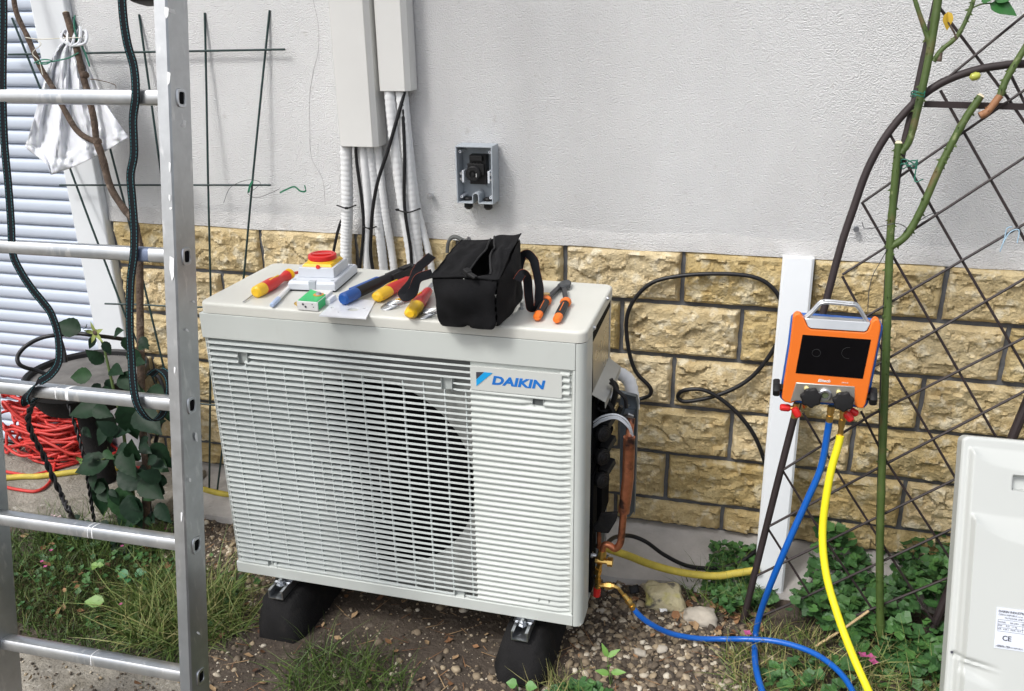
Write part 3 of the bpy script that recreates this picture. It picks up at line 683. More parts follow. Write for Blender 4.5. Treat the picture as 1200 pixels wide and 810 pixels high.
mb = MB(); vl(mb, 710, 652, 712, 656, [(0, .007), (1, .007)], 8, y=.15); mb.lathe(pt(693, 650, y=.11), (1, 0, 0), [(0, .008), (.004, .008), (.004, .005), (.012, .004)], 8); mb.build('flare_nut', m_galv, valve)
# galvanised feet under the casing
for x in (.15, .765):
    mb = MB(); c = x
    mb.box(c - .028, c + .028, .012, .33, -.010, -.0005); mb.build('mounting_foot', m_galv, unit, bevel=.001)

# rubber blocks with steel channel and bolt
RB = MB
def rubber_foot(cx, label, ry):
    t = thing('rubber_foot', label, 'foot block', (cx, .15, GZ), 'rubber blocks under the unit')
    y0, y1 = -.058, .41; mb = MB(); rings = []; n = 14
    zt = -.038
    for i in range(n + 1):
        v = i / n; y = y0 + (y1 - y0) * v
        e = min(v, 1 - v) * (y1 - y0); k = min(1, e / .05); k = math.sqrt(1 - (1 - k) ** 2)
        wb = .067 * (.72 + .28 * k); wt = .045 * (.78 + .22 * k); z1 = GZ + .03 + (zt - GZ - .03) * k if i not in (0, n) else GZ + .03
        j = lambda s: noise.noise(Vector((v * 6, s, cx * 9))) * .003
        rings.append([(cx - wb + j(1), y, GZ - .012), (cx - wb + j(2), y, GZ + .03 * k), (cx - wt + j(3), y, z1 - .006 * k), (cx - wt + .012, y, z1), (cx + wt - .012, y, z1), (cx + wt + j(4), y, z1 - .006 * k), (cx + wb + j(5), y, GZ + .03 * k), (cx + wb + j(6), y, GZ - .012)])
    mb.loft(rings); mb.build('rubber_block', m_blackr, t, sharp=70)
    mb = MB(); r0 = y0 + .022
    z = zt + .001; pr = [(-.020, z), (.020, z), (.020, z + .024), (.013, z + .024), (.013, z + .021), (.0175, z + .021), (.0175, z + .002), (-.0175, z + .002), (-.0175, z + .021), (-.013, z + .021), (-.013, z + .024), (-.020, z + .024)]
    pr = [(cx + a, r0, b) for a, b in pr]; mb.prism(pr, (0, .44, 0)); mb.build('steel_channel', m_galv, t)
    mb = MB(); zb = z + .0245; mb.box(cx - .024, cx + .024, .001, .026, zb, zb + .0025); mb.lathe((cx, .006, zb + .0025), (0, 0, 1), [(0, .010), (.0015, .010), (.0015, .0072), (.0035, .0072)], 16); bo = mb.build('channel_plate', m_galv, t)
    mb = MB(); mb.lathe((cx, -.006, zb - .001), (0, 0, 1), [(0, .0125), (.002, .0125), (.002, .0085), (.009, .0085), (.009, .005), (.015, .0048)], 6); mb.build('bolt', m_galv, t, sharp=20)
    return t
rubber_foot(.125, 'black rubber foot block with steel channel under the left end of the unit', 0)
rubber_foot(.757, 'black rubber foot block with steel channel under the right end of the unit', 0)

# ================================================================== THINGS ON THE LID
def L(px, py, h=0): return pt(px, py, z=LZ + h)
def up(v, h): return Vector((v.x, v.y, v.z + h))
# bag
bag = thing('tool_bag', 'black fabric tool bag standing open on the lid of the unit', 'bag', (.66, .1, LZ))
yf, yb = -.040, .190
fbl, fbr = Vector((.592, yf, LZ + .001)), Vector((.722, yf, LZ + .001)); 
ftl, ftr = pt(505, 323, y=yf - .004), pt(583, 327, y=yf - .004); ftl.z -= .002
bbr = pt(612, 351, z=LZ + .001); bbl = bbr - Vector((.14, -.01, 0))
btl, btr = pt(542, 281, y=yb), pt(610, 272, y=yb)
def surf(c00, c10, c01, c11, nu, nv, bulge, seed, amp=.003, th=None):
    """cloth panel between four corners, bulging along its normal with wrinkles"""
    c00, c10, c01, c11 = map(Vector, (c00, c10, c01, c11)); nrm = (c10 - c00).cross(c01 - c00).normalized(); vs = []
    for j in range(nv + 1):
        for i in range(nu + 1):
            u, v = i / nu, j / nv; p = (c00 * (1 - u) + c10 * u) * (1 - v) + (c01 * (1 - u) + c11 * u) * v
            e = min(1, min(u, 1 - u, v, 1 - v) * 6); q = math.sin(math.pi * u) * math.sin(math.pi * v) * bulge
            wv = noise.noise(Vector((u * 3.1, v * 2.2, seed))) * 1.6 + noise.noise(Vector((u * 6 + v * 5, v * 2, seed + 4))) * .8 + noise.noise(Vector((u * 13 - v * 9, v * 8, seed + 8))) * .3
            vs.append(p + nrm * (q + wv * amp * e))
    return vs, [(j * (nu + 1) + i, j * (nu + 1) + i + 1, (j + 1) * (nu + 1) + i + 1, (j + 1) * (nu + 1) + i) for j in range(nv) for i in range(nu)]
zf0 = pt(544, 327, y=yf + .005); zf1 = pt(573, 322, y=yf + .012); zb0 = pt(575, 281, y=yb - .01); zb1 = pt(579, 279, y=yb - .01)
mid_f = (zf0 + zf1) / 2
mb = MB()
mb.add(*surf(fbl, fbr, ftl, ftr, 22, 18, .014, 1, .009)); mb.add(*surf(bbr, bbl, btr, btl, 10, 8, .008, 2)); mb.add(*surf(bbl, fbl, btl, ftl, 20, 12, .012, 3, .005)); mb.add(*surf(fbr, bbr, ftr, btr, 20, 12, .018, 4, .008)); mb.add(*surf(fbl, bbl, fbr, bbr, 2, 2, 0, 5, 0))
bo = mb.build('bag_body', m_fabric, bag, sharp=180)
bm = bmesh.new(); bm.from_mesh(bo.data); bmesh.ops.remove_doubles(bm, verts=bm.verts, dist=.0008); bm.to_mesh(bo.data); bm.free()
mb = MB(); mb.add(*surf(ftl, zf0, btl, zb0, 14, 20, .006, 6, .005)); mb.build('top_flap', m_fabric, bag, sharp=180)
mb = MB(); mb.add(*surf(zf1, ftr, zb1, btr, 10, 20, .006, 7, .005)); mb.build('top_flap', m_fabric, bag, sharp=180)
mb = MB(); mb.add(*surf(ftl, ftr, zf0, zf1, 14, 3, .001, 8, .001)); mb.build('top_edge', m_fabric, bag, sharp=180)
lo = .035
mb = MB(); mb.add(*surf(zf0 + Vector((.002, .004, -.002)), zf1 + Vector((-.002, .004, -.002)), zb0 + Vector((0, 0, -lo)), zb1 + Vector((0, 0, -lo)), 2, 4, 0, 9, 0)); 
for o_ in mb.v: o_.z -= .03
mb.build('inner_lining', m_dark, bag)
for a, b in ((zf0, zb0), (zf1, zb1)):
    mb = MB(); mb.tube([a, (a + b) / 2 + Vector((0, 0, .003)), b], .0022, 6, smooth=6); mb.build('zip', m_black, bag)
mb = MB(); s0 = pt(547, 320, y=yf - .004); s1 = pt(558, 325, y=yf - .012); mb.bar(s0, s1, .009, .005); mb.bar(pt(545, 318, y=yf), pt(550, 321, y=yf - .005), .013, .008); mb.build('zip_puller', m_black, bag, bevel=.001)
bm = bmesh.new(); bm.from_mesh(bo.data)
for _ in range(4): bmesh.ops.smooth_vert(bm, verts=bm.verts, factor=.5, use_axis_x=True, use_axis_y=True, use_axis_z=True)
bm.to_mesh(bo.data); bm.free()
for a, b in ((ftl, ftr), (ftr, btr), (ftl, btl)):
    mb = MB(); mb.tube([a, a * .5 + b * .5 + Vector((0, -.001, .001)), b], .0016, 6, smooth=5); mb.build('piping_seam', m_fabric, bag)
sd = (0, 0, 1)
def strapw(name, pts, wd, side, parent, trim=None, matl=None):
    Q = smooth_path(pts, 6); vd = Vector((-.25, .88, -.38)); sds9 = []; pv = None
    for i in range(len(Q)):
        t9 = (Q[min(i + 2, len(Q) - 1)] - Q[max(i - 2, 0)]).normalized(); s9 = t9.cross(vd); s9 = (s9.normalized() if s9.length > .2 else (pv or Vector((1, 0, 0))))
        if pv is not None and s9.dot(pv) < 0: s9 = -s9
        pv = (s9 if pv is None else (pv * .6 + s9 * .4).normalized()); sds9.append(pv.copy())
    mb = MB(); mb.ribbon(Q, wd, .002, sds9, smooth=0); o = mb.build(name, matl or m_strap, parent, sharp=50)
    if trim:
        for s in (-1, 1):
            m2 = MB(); m2.tube([q + sv * s * wd * .5 for q, sv in zip(Q, sds9)], .0007, 5); m2.build('edge_stitching', trim, o)
        return o
        for s in (-1, 1):
            m2 = MB(); side_ = Vector(side).normalized(); m2.tube([q + side_ * s * wd * .5 for q in Q], .0007, 5); m2.build('edge_stitching', trim, o)
    return o
m_rust = mat('red_edge_thread', (.25, .045, .02), .7)
strapw('carry_handle', [pt(505, 300, y=.18), pt(493, 312, y=.12), pt(484, 327, y=.06), pt(472, 345, y=.02), pt(476, 348, y=-.02), pt(484, 342, y=-.03), pt(490, 328, y=-.03), pt(507, 320, y=-.025)], .019, (.35, -.9, .1), bag, m_rust)
strapw('carry_handle', [pt(604, 330, y=.02), pt(610, 322, y=.03), pt(616, 330, y=.05), pt(618, 350, y=.06), pt(622, 361, y=.08), pt(629, 355, y=.12), pt(630, 330, y=.16), pt(627, 305, y=.19), pt(618, 297, y=.2), pt(611, 302, y=.2), pt(608, 318, y=.18)], .018, (.4, -.9, .1), bag, m_rust)
mb = MB(); mb.tube([pt(524, 296, y=.2), pt(526, 283, y=.2), pt(533, 278, y=.2), pt(544, 282, y=.2), pt(550, 281, y=.2)], .0045, 8, smooth=6); mb.build('grab_loop', mat('grey_rope', (.10, .105, .10), .6), bag)
mb = MB(); mb.lathe(pt(551, 280.5, y=.196), (0, -1, 0), [(0, .006), (.002, .006), (.002, .003)], 12); mb.build('eyelet', m_galv, bag)

for c9 in bag.children:
    for q in list(c9.children) + [c9]:
        for v_ in q.data.vertices:
            w9 = v_.co + Vector((.66, .1, LZ)); dd = noise.noise_vector(w9 * 13) * .006 + noise.noise_vector(w9 * 31) * .003
            if w9.z < LZ + .012: dd *= max(0, (w9.z - LZ) / .012)
            v_.co += dd
# isolator cover with red rotary handle
f1, f2 = Vector((.166, .121, LZ + .0005)), Vector((.279, .133, LZ + .0005)); dv = Vector((-.017, .158, 0)); dn = (f2 - f1)
cov = thing('switch_cover', 'grey plastic switch cover with yellow collar and red rotary handle lying on the lid', 'switch cover', tuple(f1 + dn / 2 + dv / 2))
def fr(u, v, h): return f1 + dn * u + dv * v + Vector((0, 0, h))
def frect(u0, u1, v0, v1, h): return [fr(u0, v0, h), fr(u1, v0, h), fr(u1, v1, h), fr(u0, v1, h)]
mb = MB(); mb.loft([frect(.0, 1, .0, 1, .0), frect(0, 1, 0, 1, .003)]); mb.build('gasket', m_black, cov)
mb = MB(); mb.loft([frect(-.01, 1.01, -.01, 1.01, .003), frect(-.01, 1.01, -.01, 1.01, .018), frect(.02, .98, .02, .98, .024)]); mb.build('cover_plate', m_grey, cov, bevel=.0018)
mb = MB(); mb.loft([frect(.10, .90, .20, .84, .024), frect(.12, .88, .22, .82, .047)]); mb.build('raised_box', m_grey, cov, bevel=.0015)
cc = fr(.5, .52, .047); mb = MB(); mb.loft([frect(.17, .83, .26, .78, .047), frect(.21, .79, .30, .74, .0535)]); mb.lathe(cc + Vector((0, 0, .006)), (0, 0, 1), [(0, .036), (.004, .034)], 28); mb.build('yellow_collar', m_yel, cov, bevel=.001)
mb = MB(); c2 = cc + Vector((0, 0, .010)); mb.lathe(c2, (0, 0, 1), [(0, .033), (.002, .0345), (.010, .0335), (.012, .031), (.012, .026), (.006, .024), (.006, .001)], 30, cap=False); mb.bar(c2 + Vector((-.022, -.008, .008)), c2 + Vector((.022, .008, .008)), .014, .009); mb.build('rotary_handle', m_red, cov, sharp=40)
mb = MB(); mb.lathe(fr(.55, .235, .049), (0, -1, .2), [(0, .005), (.003, .005), (.003, .003)], 12); mb.build('red_lock', m_red, cov)
for u, v in ((.09, .09), (.91, .09), (.09, .91), (.91, .91)):
    mb = MB(); mb.lathe(fr(u, v, .0225), (0, 0, 1), [(0, .0045), (.0022, .0045), (.0022, .0025)], 10); mb.build('cover_screw', m_enc, cov)
mb = MB(); mb.loft([frect(.44, .60, -.02, .06, .004), frect(.44, .60, -.02, .06, .0255)]); mb.build('hinge_notch', m_enc, cov, bevel=.002)

def frame_at(p0, p1):
    u = (p1 - p0); u.z = 0; u.normalize(); return u, Vector((-u.y, u.x, 0)), Vector((0, 0, 1))
def handle_tool(label, p0, p1, r, prof, name, cat, matl, group=None):
    """round handle lying on the lid along p0 -> p1; prof = [(fraction, radius factor)]"""
    t = thing(name, label, cat, tuple((p0 + p1) / 2), group); return t
# screwdriver
p0, p1 = L(300, 350), L(342, 327); u, s_, zv = frame_at(p0, p1); ln = (p1 - p0).length; r = .0145
sd_ = thing('screwdriver', 'red and yellow insulated screwdriver pointing to the switch cover', 'screwdriver', tuple((p0 + p1) / 2))
a = up(p0, r); 
mb = MB(); mb.lathe(a, u, [(0, r * .6), (.004, r * .95), (ln * .17, r * 1.02), (ln * .22, r * .98)], 14); mb.build('yellow_butt', m_yel, sd_)
mb = MB(); mb.lathe(a + u * ln * .21, u, [(0, r * .99), (ln * .24, r * 1.03), (ln * .42, r * .78), (ln * .52, r * .62), (ln * .60, r * .80), (ln * .66, r * .92)], 14); mb.build('handle_grip', m_red, sd_)
mb = MB(); mb.lathe(a + u * ln * .93, u, [(0, r * .95), (.004, r * .98), (.006, r * .6)], 14); mb.build('yellow_collar', m_yel, sd_)
mb = MB(); mb.tube([a + u * ln * .95, a + u * (ln + .06) - zv * .012], [.0045, .003], 8); mb.build('insulated_shaft', m_red, sd_)
mb = MB(); mb.bar(a + u * ln * .35 - s_ * r * .3 + zv * r * .82, a + u * ln * .62 - s_ * r * .15 + zv * r * .76, .004, .006); mb.build('grip_stripe', m_yel, sd_, bevel=.001)
mb = MB(); mb.tube([L(285, 354, .003), L(303, 341, .004), L(320, 330, .003)], .0016, 6); o = mb.build('metal_rod', m_galv); tag(o, 'thin bare metal rod lying beside the butt of the left screwdriver', 'rod')
p0, p1 = L(319, 361), L(341, 338); u, s_, zv = frame_at(p0, p1); ln = (p1 - p0).length
pen = thing('marker_pen', 'white pen with translucent pale blue cap lying on the lid', 'pen', tuple(p0))
mb = MB(); mb.lathe(up(p0, .006), u, [(0, .004), (.002, .0058), (ln * .32, .0062), (ln * .33, .005)], 10); mb.build('pen_cap', mat('pale_blue_cap', (.50, .62, .86), .3, trans=.1), pen)
mb = MB(); mb.lathe(up(p0 + u * ln * .33, .006), u, [(0, .0055), (ln * .66, .0055), (ln * .67, .004)], 10); mb.build('pen_barrel', m_wht, pen)
# small green and white box
c = [L(348.5, 363), L(373, 365), L(391, 350), L(365, 349)]; h = .020
gb = thing('connector_box', 'small white box with bright green top and a brass stud lying on the lid', 'box', tuple(c[0]))
mb = MB(); mb.loft([c, [up(q, h) for q in c]]); mb.build('white_case', m_wht, gb, bevel=.001)
k2 = lambda a_, b_: (c[0] * (1 - a_) + c[1] * a_) * (1 - b_) + (c[3] * (1 - a_) + c[2] * a_) * b_
mb = MB(); q = [k2(.04, .04), k2(.96, .04), k2(.96, .6), k2(.04, .96)]; mb.prism([up(x, h + .0004) for x in q], (0, 0, .0008)); q = [k2(1.005, .03), k2(1.005, .5)]; mb.prism([up(q[0], .002), up(q[1], .002), up(q[1], h), up(q[0], h)], (.0006, 0, 0)); mb.build('green_top', m_green, gb)
mb = MB(); q = k2(.66, .55); mb.lathe(up(q, h + .001), (0, 0, 1), [(0, .012), (.0012, .012)], 18); mb.build('orange_ring', mat('orange_print', (.75, .33, .05), .5), gb)
mb = MB(); mb.lathe(up(k2(.66, .55), h + .0024), (0, 0, 1), [(0, .007), (.004, .006)], 12); mb.build('steel_button', m_galv, gb)
for a_, b_ in ((.3, .55), (.42, .28), (.75, .62), (.8, .3)):
    mb = MB(); q = k2(a_, -.012); mb.lathe(up(q, h * b_ + .003), (0, -1, 0), [(0, .0026 if a_ < .5 else .0012), (.0008, .002 if a_ < .5 else .001)], 8); mb.build('terminal_hole', m_ink, gb)
mb = MB(); q = k2(-.02, .2); mb.lathe(up(q, .008), (-1, -.1, 0), [(0, .004), (.004, .004), (.004, .006), (.008, .005), (.012, .002)], 8); mb.build('brass_stud', m_brass, gb)
mb = MB(); q = [k2(1.0, .45), k2(1.22, .45), k2(1.22, .85), k2(1.0, .85)]; mb.loft([q, [up(x, .014) for x in q]]); mb.build('clear_side_block', m_plate, gb, bevel=.001)
# white plate with holes
q = [L(374, 371), L(429, 374.5), L(440, 354), L(396, 349)]
E1, E2 = (q[1] - q[0]), (q[3] - q[0]); pp = lambda a_, b_: (q[0] * (1 - a_) + q[1] * a_) * (1 - b_) + (q[3] * (1 - a_) + q[2] * a_) * b_
mb = MB(); plate(mb, [pp(0, 0), pp(1, 0), pp(1, 1), pp(0, 1)], [circ(pp(.62, .42), (1, 0, 0), (0, 1, 0), .013, 20), circ(pp(.12, .42), (1, 0, 0), (0, 1, 0), .0045, 12), circ(pp(.86, .52), (1, 0, 0), (0, 1, 0), .0045, 12), circ(pp(.3, .85), (1, 0, 0), (0, 1, 0), .0045, 12), circ(pp(.35, .2), (1, 0, 0), (0, 1, 0), .0018, 8)], (0, 0, .003))
o = mb.build('mounting_plate', m_plate); tag(o, 'flat white mounting plate with round holes lying at the front edge of the lid', 'plate')
# blue and black crimping tool
p0, p1 = L(402, 360), L(462, 331); u, s_, zv = frame_at(p0, p1); ln = (p1 - p0).length; r = .0145
ct = thing('crimping_tool', 'tool with blue and black handle and black head lying left of the bag', 'tool', tuple((p0 + p1) / 2)); a = up(p0, r + .003)
mb = MB(); mb.lathe(a, u, [(0, r * .7), (.005, r * 1.0), (ln * .25, r * .96), (ln * .26, r * .9)], 12); mb.build('blue_end', m_bluep, ct)
mb = MB(); mb.lathe(a + u * ln * .2, u, [(0, r * .93), (ln * .45, r * .9), (ln * .62, r * .75), (ln * .85, r * .8)], 12); mb.build('black_grip', m_black, ct)
mb = MB(); mb.bar(a + u * ln * .2 + s_ * r * .45 + zv * r * .62, a + u * ln * .72 + s_ * r * .3 + zv * r * .55, .012, .009); mb.build('blue_grip_stripe', m_bluep, ct, bevel=.002)
hd = L(466, 331); he = L(486, 322); mb = MB(); mb.bar(up(a + u * ln * .9, -.002), up(he, .018), .026, .020); 
for k in range(7): f = .25 + k * .07; qq = up(hd * (1 - f) + he * f, .030); mb.bar(qq - s_ * .009, qq + s_ * .009, .0022, .004)
mb.build('tool_head', m_black, ct, bevel=.002)
# two insulated pliers (red and yellow)
def red_handle(nm, p0, p1, label, r=.013, lift=.0):
    u, s_, zv = frame_at(p0, p1); ln = (p1 - p0).length; t = thing('insulated_pliers' if nm else 'insulated_screwdriver', label, 'pliers', tuple((p0 + p1) / 2)); a = up(p0, r + .001 + lift)
    mb = MB(); mb.loft([[a + u * h * ln + s_ * math.cos(k * math.pi / 6) * rr_ * 1.25 + zv * math.sin(k * math.pi / 6) * rr_ for k in range(12)] for h, rr_ in ((0, r * .5), (.04, r * .9), (.15, r), (.36, r))]); mb.build('yellow_end', m_yel, t)
    mb = MB(); mb.loft([[a + u * h * ln + s_ * math.cos(k * math.pi / 6) * rr_ * 1.2 + zv * math.sin(k * math.pi / 6) * rr_ for k in range(12)] for h, rr_ in ((.32, r * .98), (.55, r * 1.0), (.75, r * .85), (1, r * .7))]); mb.build('red_grip', m_red, t)
    mb = MB(); mb.tube([a + u * ln * .35 + s_ * r + zv * r * .5, a + u * ln * .55 + s_ * r * .95 + zv * r * .65, a + u * ln * .72 + s_ * r * .3 + zv * r * .9], .0018, 6, smooth=4); mb.build('yellow_trim', m_yel, t)
    mb = MB(); mb.bar(a + u * ln * .95, a + u * ln * 1.35, .010, .008); mb.build('jaw', m_galv, t, bevel=.001)
    return t
red_handle(1, L(441, 356), L(478, 335), 'red insulated pliers with yellow handle end, farther left from the bag')
red_handle(1, L(481, 376), L(502, 348), 'red insulated pliers with yellow handle end, half hidden against the bag')
# key rings / wire loops
for c0, n_, lab in ((L(455, 361), 4, 'loops of thin steel key rings lying between two red pliers'), (L(497, 371), 4, 'steel ring tool lying at the foot of the bag')):
    mb = MB(); u = Vector((.55, .83, 0))
    for k in range(n_):
        off = c0 + u * k * .006 + Vector((0, 0, .002 + .0016 * k)); mb.tube([off + Vector((math.cos(a) * (.010 + .0012 * k) + u.x * .5 * math.cos(a) * .02, math.sin(a) * .016, .001 * math.sin(a))) for a in [2 * math.pi * i / 20 for i in range(21)]], .0012, 6)
    if c0.x < .55:
        mb.tube([c0 + Vector((0, 0, .003)), c0 + u * .03 + Vector((.0, 0, .003)), c0 + u * .07 + Vector((0, 0, .003))], .0022, 6)
    tag(mb.build('wire_ring', m_galv), lab, 'ring')
mb = MB(); c0 = L(464, 352, .003); mb.bar(c0, c0 + Vector((.02, .03, 0)), .004, .005); tag(mb.build('yellow_bead', m_yel), 'tiny yellow tag beside the thin steel rings', 'tag')
# orange and black cutters
cu = thing('side_cutters', 'open side cutters with black and orange handles right of the bag', 'cutters', tuple(L(650, 355)))
r = .0085
for (a0, a1, a2) in (((629, 378), (641, 355), (655, 341)), ((652, 381), (664, 357), (661, 343))):
    q0, q1, q2 = L(*a0), L(*a1), L(*a2); u, s_, zv = frame_at(q0, q1); b = up(q0, r + .001)
    l1 = (q1 - q0).length
    def ell(h, k_): return [b + u * h * l1 + s_ * math.cos(i * math.pi / 5) * r * 1.15 * k_ + zv * math.sin(i * math.pi / 5) * r * k_ for i in range(10)]
    mb = MB(); mb.loft([ell(0, .6), ell(.05, .95), ell(.22, 1)]); mb.build('orange_end', m_orange, cu)
    mb = MB(); mb.loft([ell(.21, 1.02), ell(.55, 1.05), ell(.84, .95)]); mb.build('black_grip', m_black, cu)
    mb = MB(); mb.loft([ell(.83, 1.12), ell(.9, 1.35), ell(.98, 1.1)]); mb.build('orange_guard', m_orange, cu)
    mb = MB(); mb.tube([b + u * l1 * .3 + zv * r * 1.02, b + u * l1 * .7 + zv * r * 1.05], .0012, 5); mb.build('orange_line', m_orange, cu)
    mb = MB(); mb.bar(b + u * l1 * .95, up(q2, r), .011, .008, ); mb.build('steel_arm', mat('dark_tool_steel', (.07, .07, .075), .4, .7), cu, bevel=.002)
c0 = L(660, 340); mb = MB(); mb.lathe(up(c0, .002), (0, 0, 1), [(0, .012), (.008, .015), (.013, .012)], 14); mb.prism([up(c0, .004) + Vector(v) for v in ((-.014, .0, 0), (.016, .002, 0), (.013, .03, 0), (.004, .042, 0), (-.010, .03, 0))], (0, 0, .010)); mb.build('cutter_head', mat('cutter_head_steel', (.09, .095, .10), .45, .6), cu, bevel=.003)
c0 = L(640, 353); mb = MB(); mb.lathe(c0, (0, 0, 1), [(0, .0085), (.006, .0085), (.006, .007), (.011, .007), (.011, .0085), (.018, .0085), (.018, .0045)], 12); tag(mb.build('brass_fitting', m_brass), 'small brass fitting standing behind the black and orange cutters', 'fitting')
c0 = L(611, 362); mb = MB(); mb.lathe(c0, (0, 0, 1), [(0, .006), (.002, .006), (.002, .003), (.014, .003)], 10); tag(mb.build('loose_screw', m_galv), 'small steel screw standing on the lid beside the bag handle', 'screw')

# ================================================================== RIGHT: POST, TRELLIS, ROSE, GAUGE, SPARE PANEL
post = MB(); x0, x1 = 1.281, 1.358
def py_(z): return .625 + (.42 - .625) * (.735 - z) / (.735 + .16)      # plank leans: foot away from the wall
zt, zb = .735, GZ - .02
sec = [(x0, .030), (x0, .006), (x0 + .006, 0), (x1 - .006, 0), (x1, .006), (x1, .030)]
post.loft([[(x, py_(z) + d, z) for x, d in sec] for z in (zb, .2, .5, zt)])
tag(post.build('plastic_plank', m_white), 'white plastic trunking length leaning upright against the stone courses', 'trunking')

TO, TN = Vector((0, .30, GZ)), Vector((0, 1, -.12)).normalized()
def T(px, py, off=0): return onplane(px, py, TO - TN * off, TN)
tr = thing('garden_trellis', 'brown metal garden trellis with round arch and diamond lattice leaning before the wall', 'trellis', tuple(T(868, 737)))
P = [T(*q) for q in [(868, 739), (899, 614), (930, 492), (948, 430), (965, 365), (985, 290), (1000, 245), (1016, 200), (1038, 160), (1068, 124), (1100, 99), (1140, 83), (1180, 76), (1200, 75)]]
cxm = P[-1].x
P2 = P + [Vector((2 * cxm - p.x, p.y, p.z)) for p in P[::-1][1:]]
mb = MB(); mb.tube(P2, .0085, 12, smooth=4); mb.build('arch_tube', m_tube, tr)
mb = MB(); mb.tube([T(1107, -60, -.012), T(1098, 0, -.012), T(1074, 110, -.012), T(1052, 200, -.012), T(1044, 262, -.012), T(1036, 420, -.012), T(1030, 640, -.012)], .0085, 10); mb.build('upright_tube', m_tube, tr)
mb = MB(); mb.bar(T(1083, 122), T(1300, 128), .006, .013); mb.build('cross_bar', m_tube, tr)
RA = [[(1011, 237), (1200, 106), (1290, 44)], [(1085, 112), (1200, 18), (1260, -30)], [(987, 322), (1074, 267), (1200, 185), (1300, 120)], [(1003, 378), (1193, 267), (1320, 193)], [(1022, 431), (1200, 327), (1330, 252)],
      [(917, 551), (1022, 486), (1200, 396), (1330, 330)], [(899, 618), (1049, 538), (1200, 459), (1330, 391)], [(882, 677), (1125, 559), (1330, 460)], [(878, 728), (921, 710), (1120, 618), (1330, 521)], [(982, 730), (1116, 675), (1330, 587)]]
RB_ = [[(1181, 81), (1260, 240)], [(1102, 106), (1200, 280), (1300, 455)], [(1060, 20), (1105, 15 + 2), (1181, 115), (1260, 230)], [(1042, 156), (1122, 296), (1200, 430), (1330, 652)], [(1010, 237), (1068, 338), (1125, 438), (1200, 570), (1290, 730)],
       [(987, 324), (1046, 433), (1120, 561), (1200, 700)], [(1009, 482), (1039, 541), (1092, 622), (1150, 712)], [(941, 484), (996, 578), (1035, 639), (1096, 732)], [(917, 551), (970, 637), (1025, 718)], [(899, 618), (966, 724)]]
for l, off in ((RA, .004), (RB_, -.004)):
    for q in l:
        if q[0] == (1060, 20): q = [(1098, 5), (1181, 115), (1260, 230)]
        mb = MB(); mb.tube([T(a, b, off) for a, b in q], .0031, 6); mb.build('lattice_rod', m_tube, tr)
mb = MB(); mb.tube([T(1090, 745, -.03), T(1200, 480, -.03), T(1262, 330, -.03)], .0105, 10); tag(mb.build('leaning_pole', m_tube), 'brown metal pole leaning behind the white spare panel', 'pole')

def thorns(mb, pts, rs, n, seed, size=.008):
    rnd = random.Random(seed); Q = smooth_path(pts, 8)
    for k in range(n):
        i = rnd.randrange(1, len(Q) - 1); f = i / (len(Q) - 1) * (len(rs) - 1); r = rs[int(f)]
        t = (Q[i + 1] - Q[i - 1]).normalized(); a = rnd.uniform(0, 6.28); u = t.orthogonal().normalized(); b = t.cross(u); d = u * math.cos(a) + b * math.sin(a)
        s = size * rnd.uniform(.5, 1.1); p = Q[i] + d * r * .85
        w_ = s * .3; mb.add([p + t * w_ * 1.6, p + d.cross(t) * w_ * .6, p - t * w_ * 1.6, p - d.cross(t) * w_ * .6, p + d * s - t * s * .35], [(0, 1, 4), (1, 2, 4), (2, 3, 4), (3, 0, 4)])
def leafblade(mb, base, d, nrm, ln, wd, fold=.25, droop=.25, n=6):
    """leaf with a folded midrib, pointed oval outline and drooping tip"""
    d = Vector(d).normalized(); nrm = Vector(nrm); nrm = (nrm - d * nrm.dot(d)).normalized(); s = d.cross(nrm); vs = []
    base = Vector(base)
    for i in range(n + 1):
        t = i / n; wv = max(0, math.sin(math.pi * t ** .70)) ** 1.05 * wd * .54 + .0003; rp9 = .09 * ((i % 2) * 2 - 1)
        c = base + d * ln * t - nrm * droop * ln * t * t
        wv *= 1 + .035 * ((i % 2) * 2 - 1)
        vs += [c - s * wv + nrm * wv * fold, c - s * wv * .5 + nrm * wv * (fold * .35 + rp9), c, c + s * wv * .5 + nrm * wv * (fold * .35 + rp9), c + s * wv + nrm * wv * fold]
    mb.add(vs, [(i * 5 + j, i * 5 + j + 1, i * 5 + j + 6, i * 5 + j + 5) for i in range(n) for j in range(4)])
ro = thing('climbing_rose', 'green thorny climbing rose with pruned stems tied to the arched trellis', 'rose', tuple(T(1033, 765, .03)))
def stem(pxs, r0, r1, off=.022, nth=14, seed=1, cut=False, matl=None, name='stem'):
    pts = [T(a, b, off) for a, b in pxs]; k = len(pts); rs = [r0 + (r1 - r0) * i / (k - 1) for i in range(k)]
    mb = MB(); Q = smooth_path(pts, 10); R_ = [r0 + (r1 - r0) * i / (len(Q) - 1) for i in range(len(Q))]
    R_ = [q * (1 + .07 * noise.noise(Vector((i * .35, seed, 0))) + (.10 if i % 17 == 5 else 0)) for i, q in enumerate(R_)]
    mb.tube(Q, R_, 10); thorns(mb, pts, rs, nth, seed); o = mb.build(name, matl or m_stem, ro, sharp=50)
    if cut:
        t = (pts[-1] - pts[-2]).normalized(); mb = MB(); mb.lathe(pts[-1] - t * .001, (t + Vector((.2, -.6, .1))).normalized(), [(0, r1 * .93), (.004, r1 * .8)], 12); mb.build('cut_end', m_cut, ro)
    return o
stem([(1033, 768), (1031, 690), (1032, 600), (1036, 480), (1040, 370), (1043, 288), (1047, 230), (1053, 168)], .0096, .0080, nth=90, seed=2, cut=True)
stem([(1043, 290), (1062, 276), (1080, 245), (1102, 195), (1128, 145), (1149, 113)], .0085, .0080, nth=36, seed=3, cut=True)
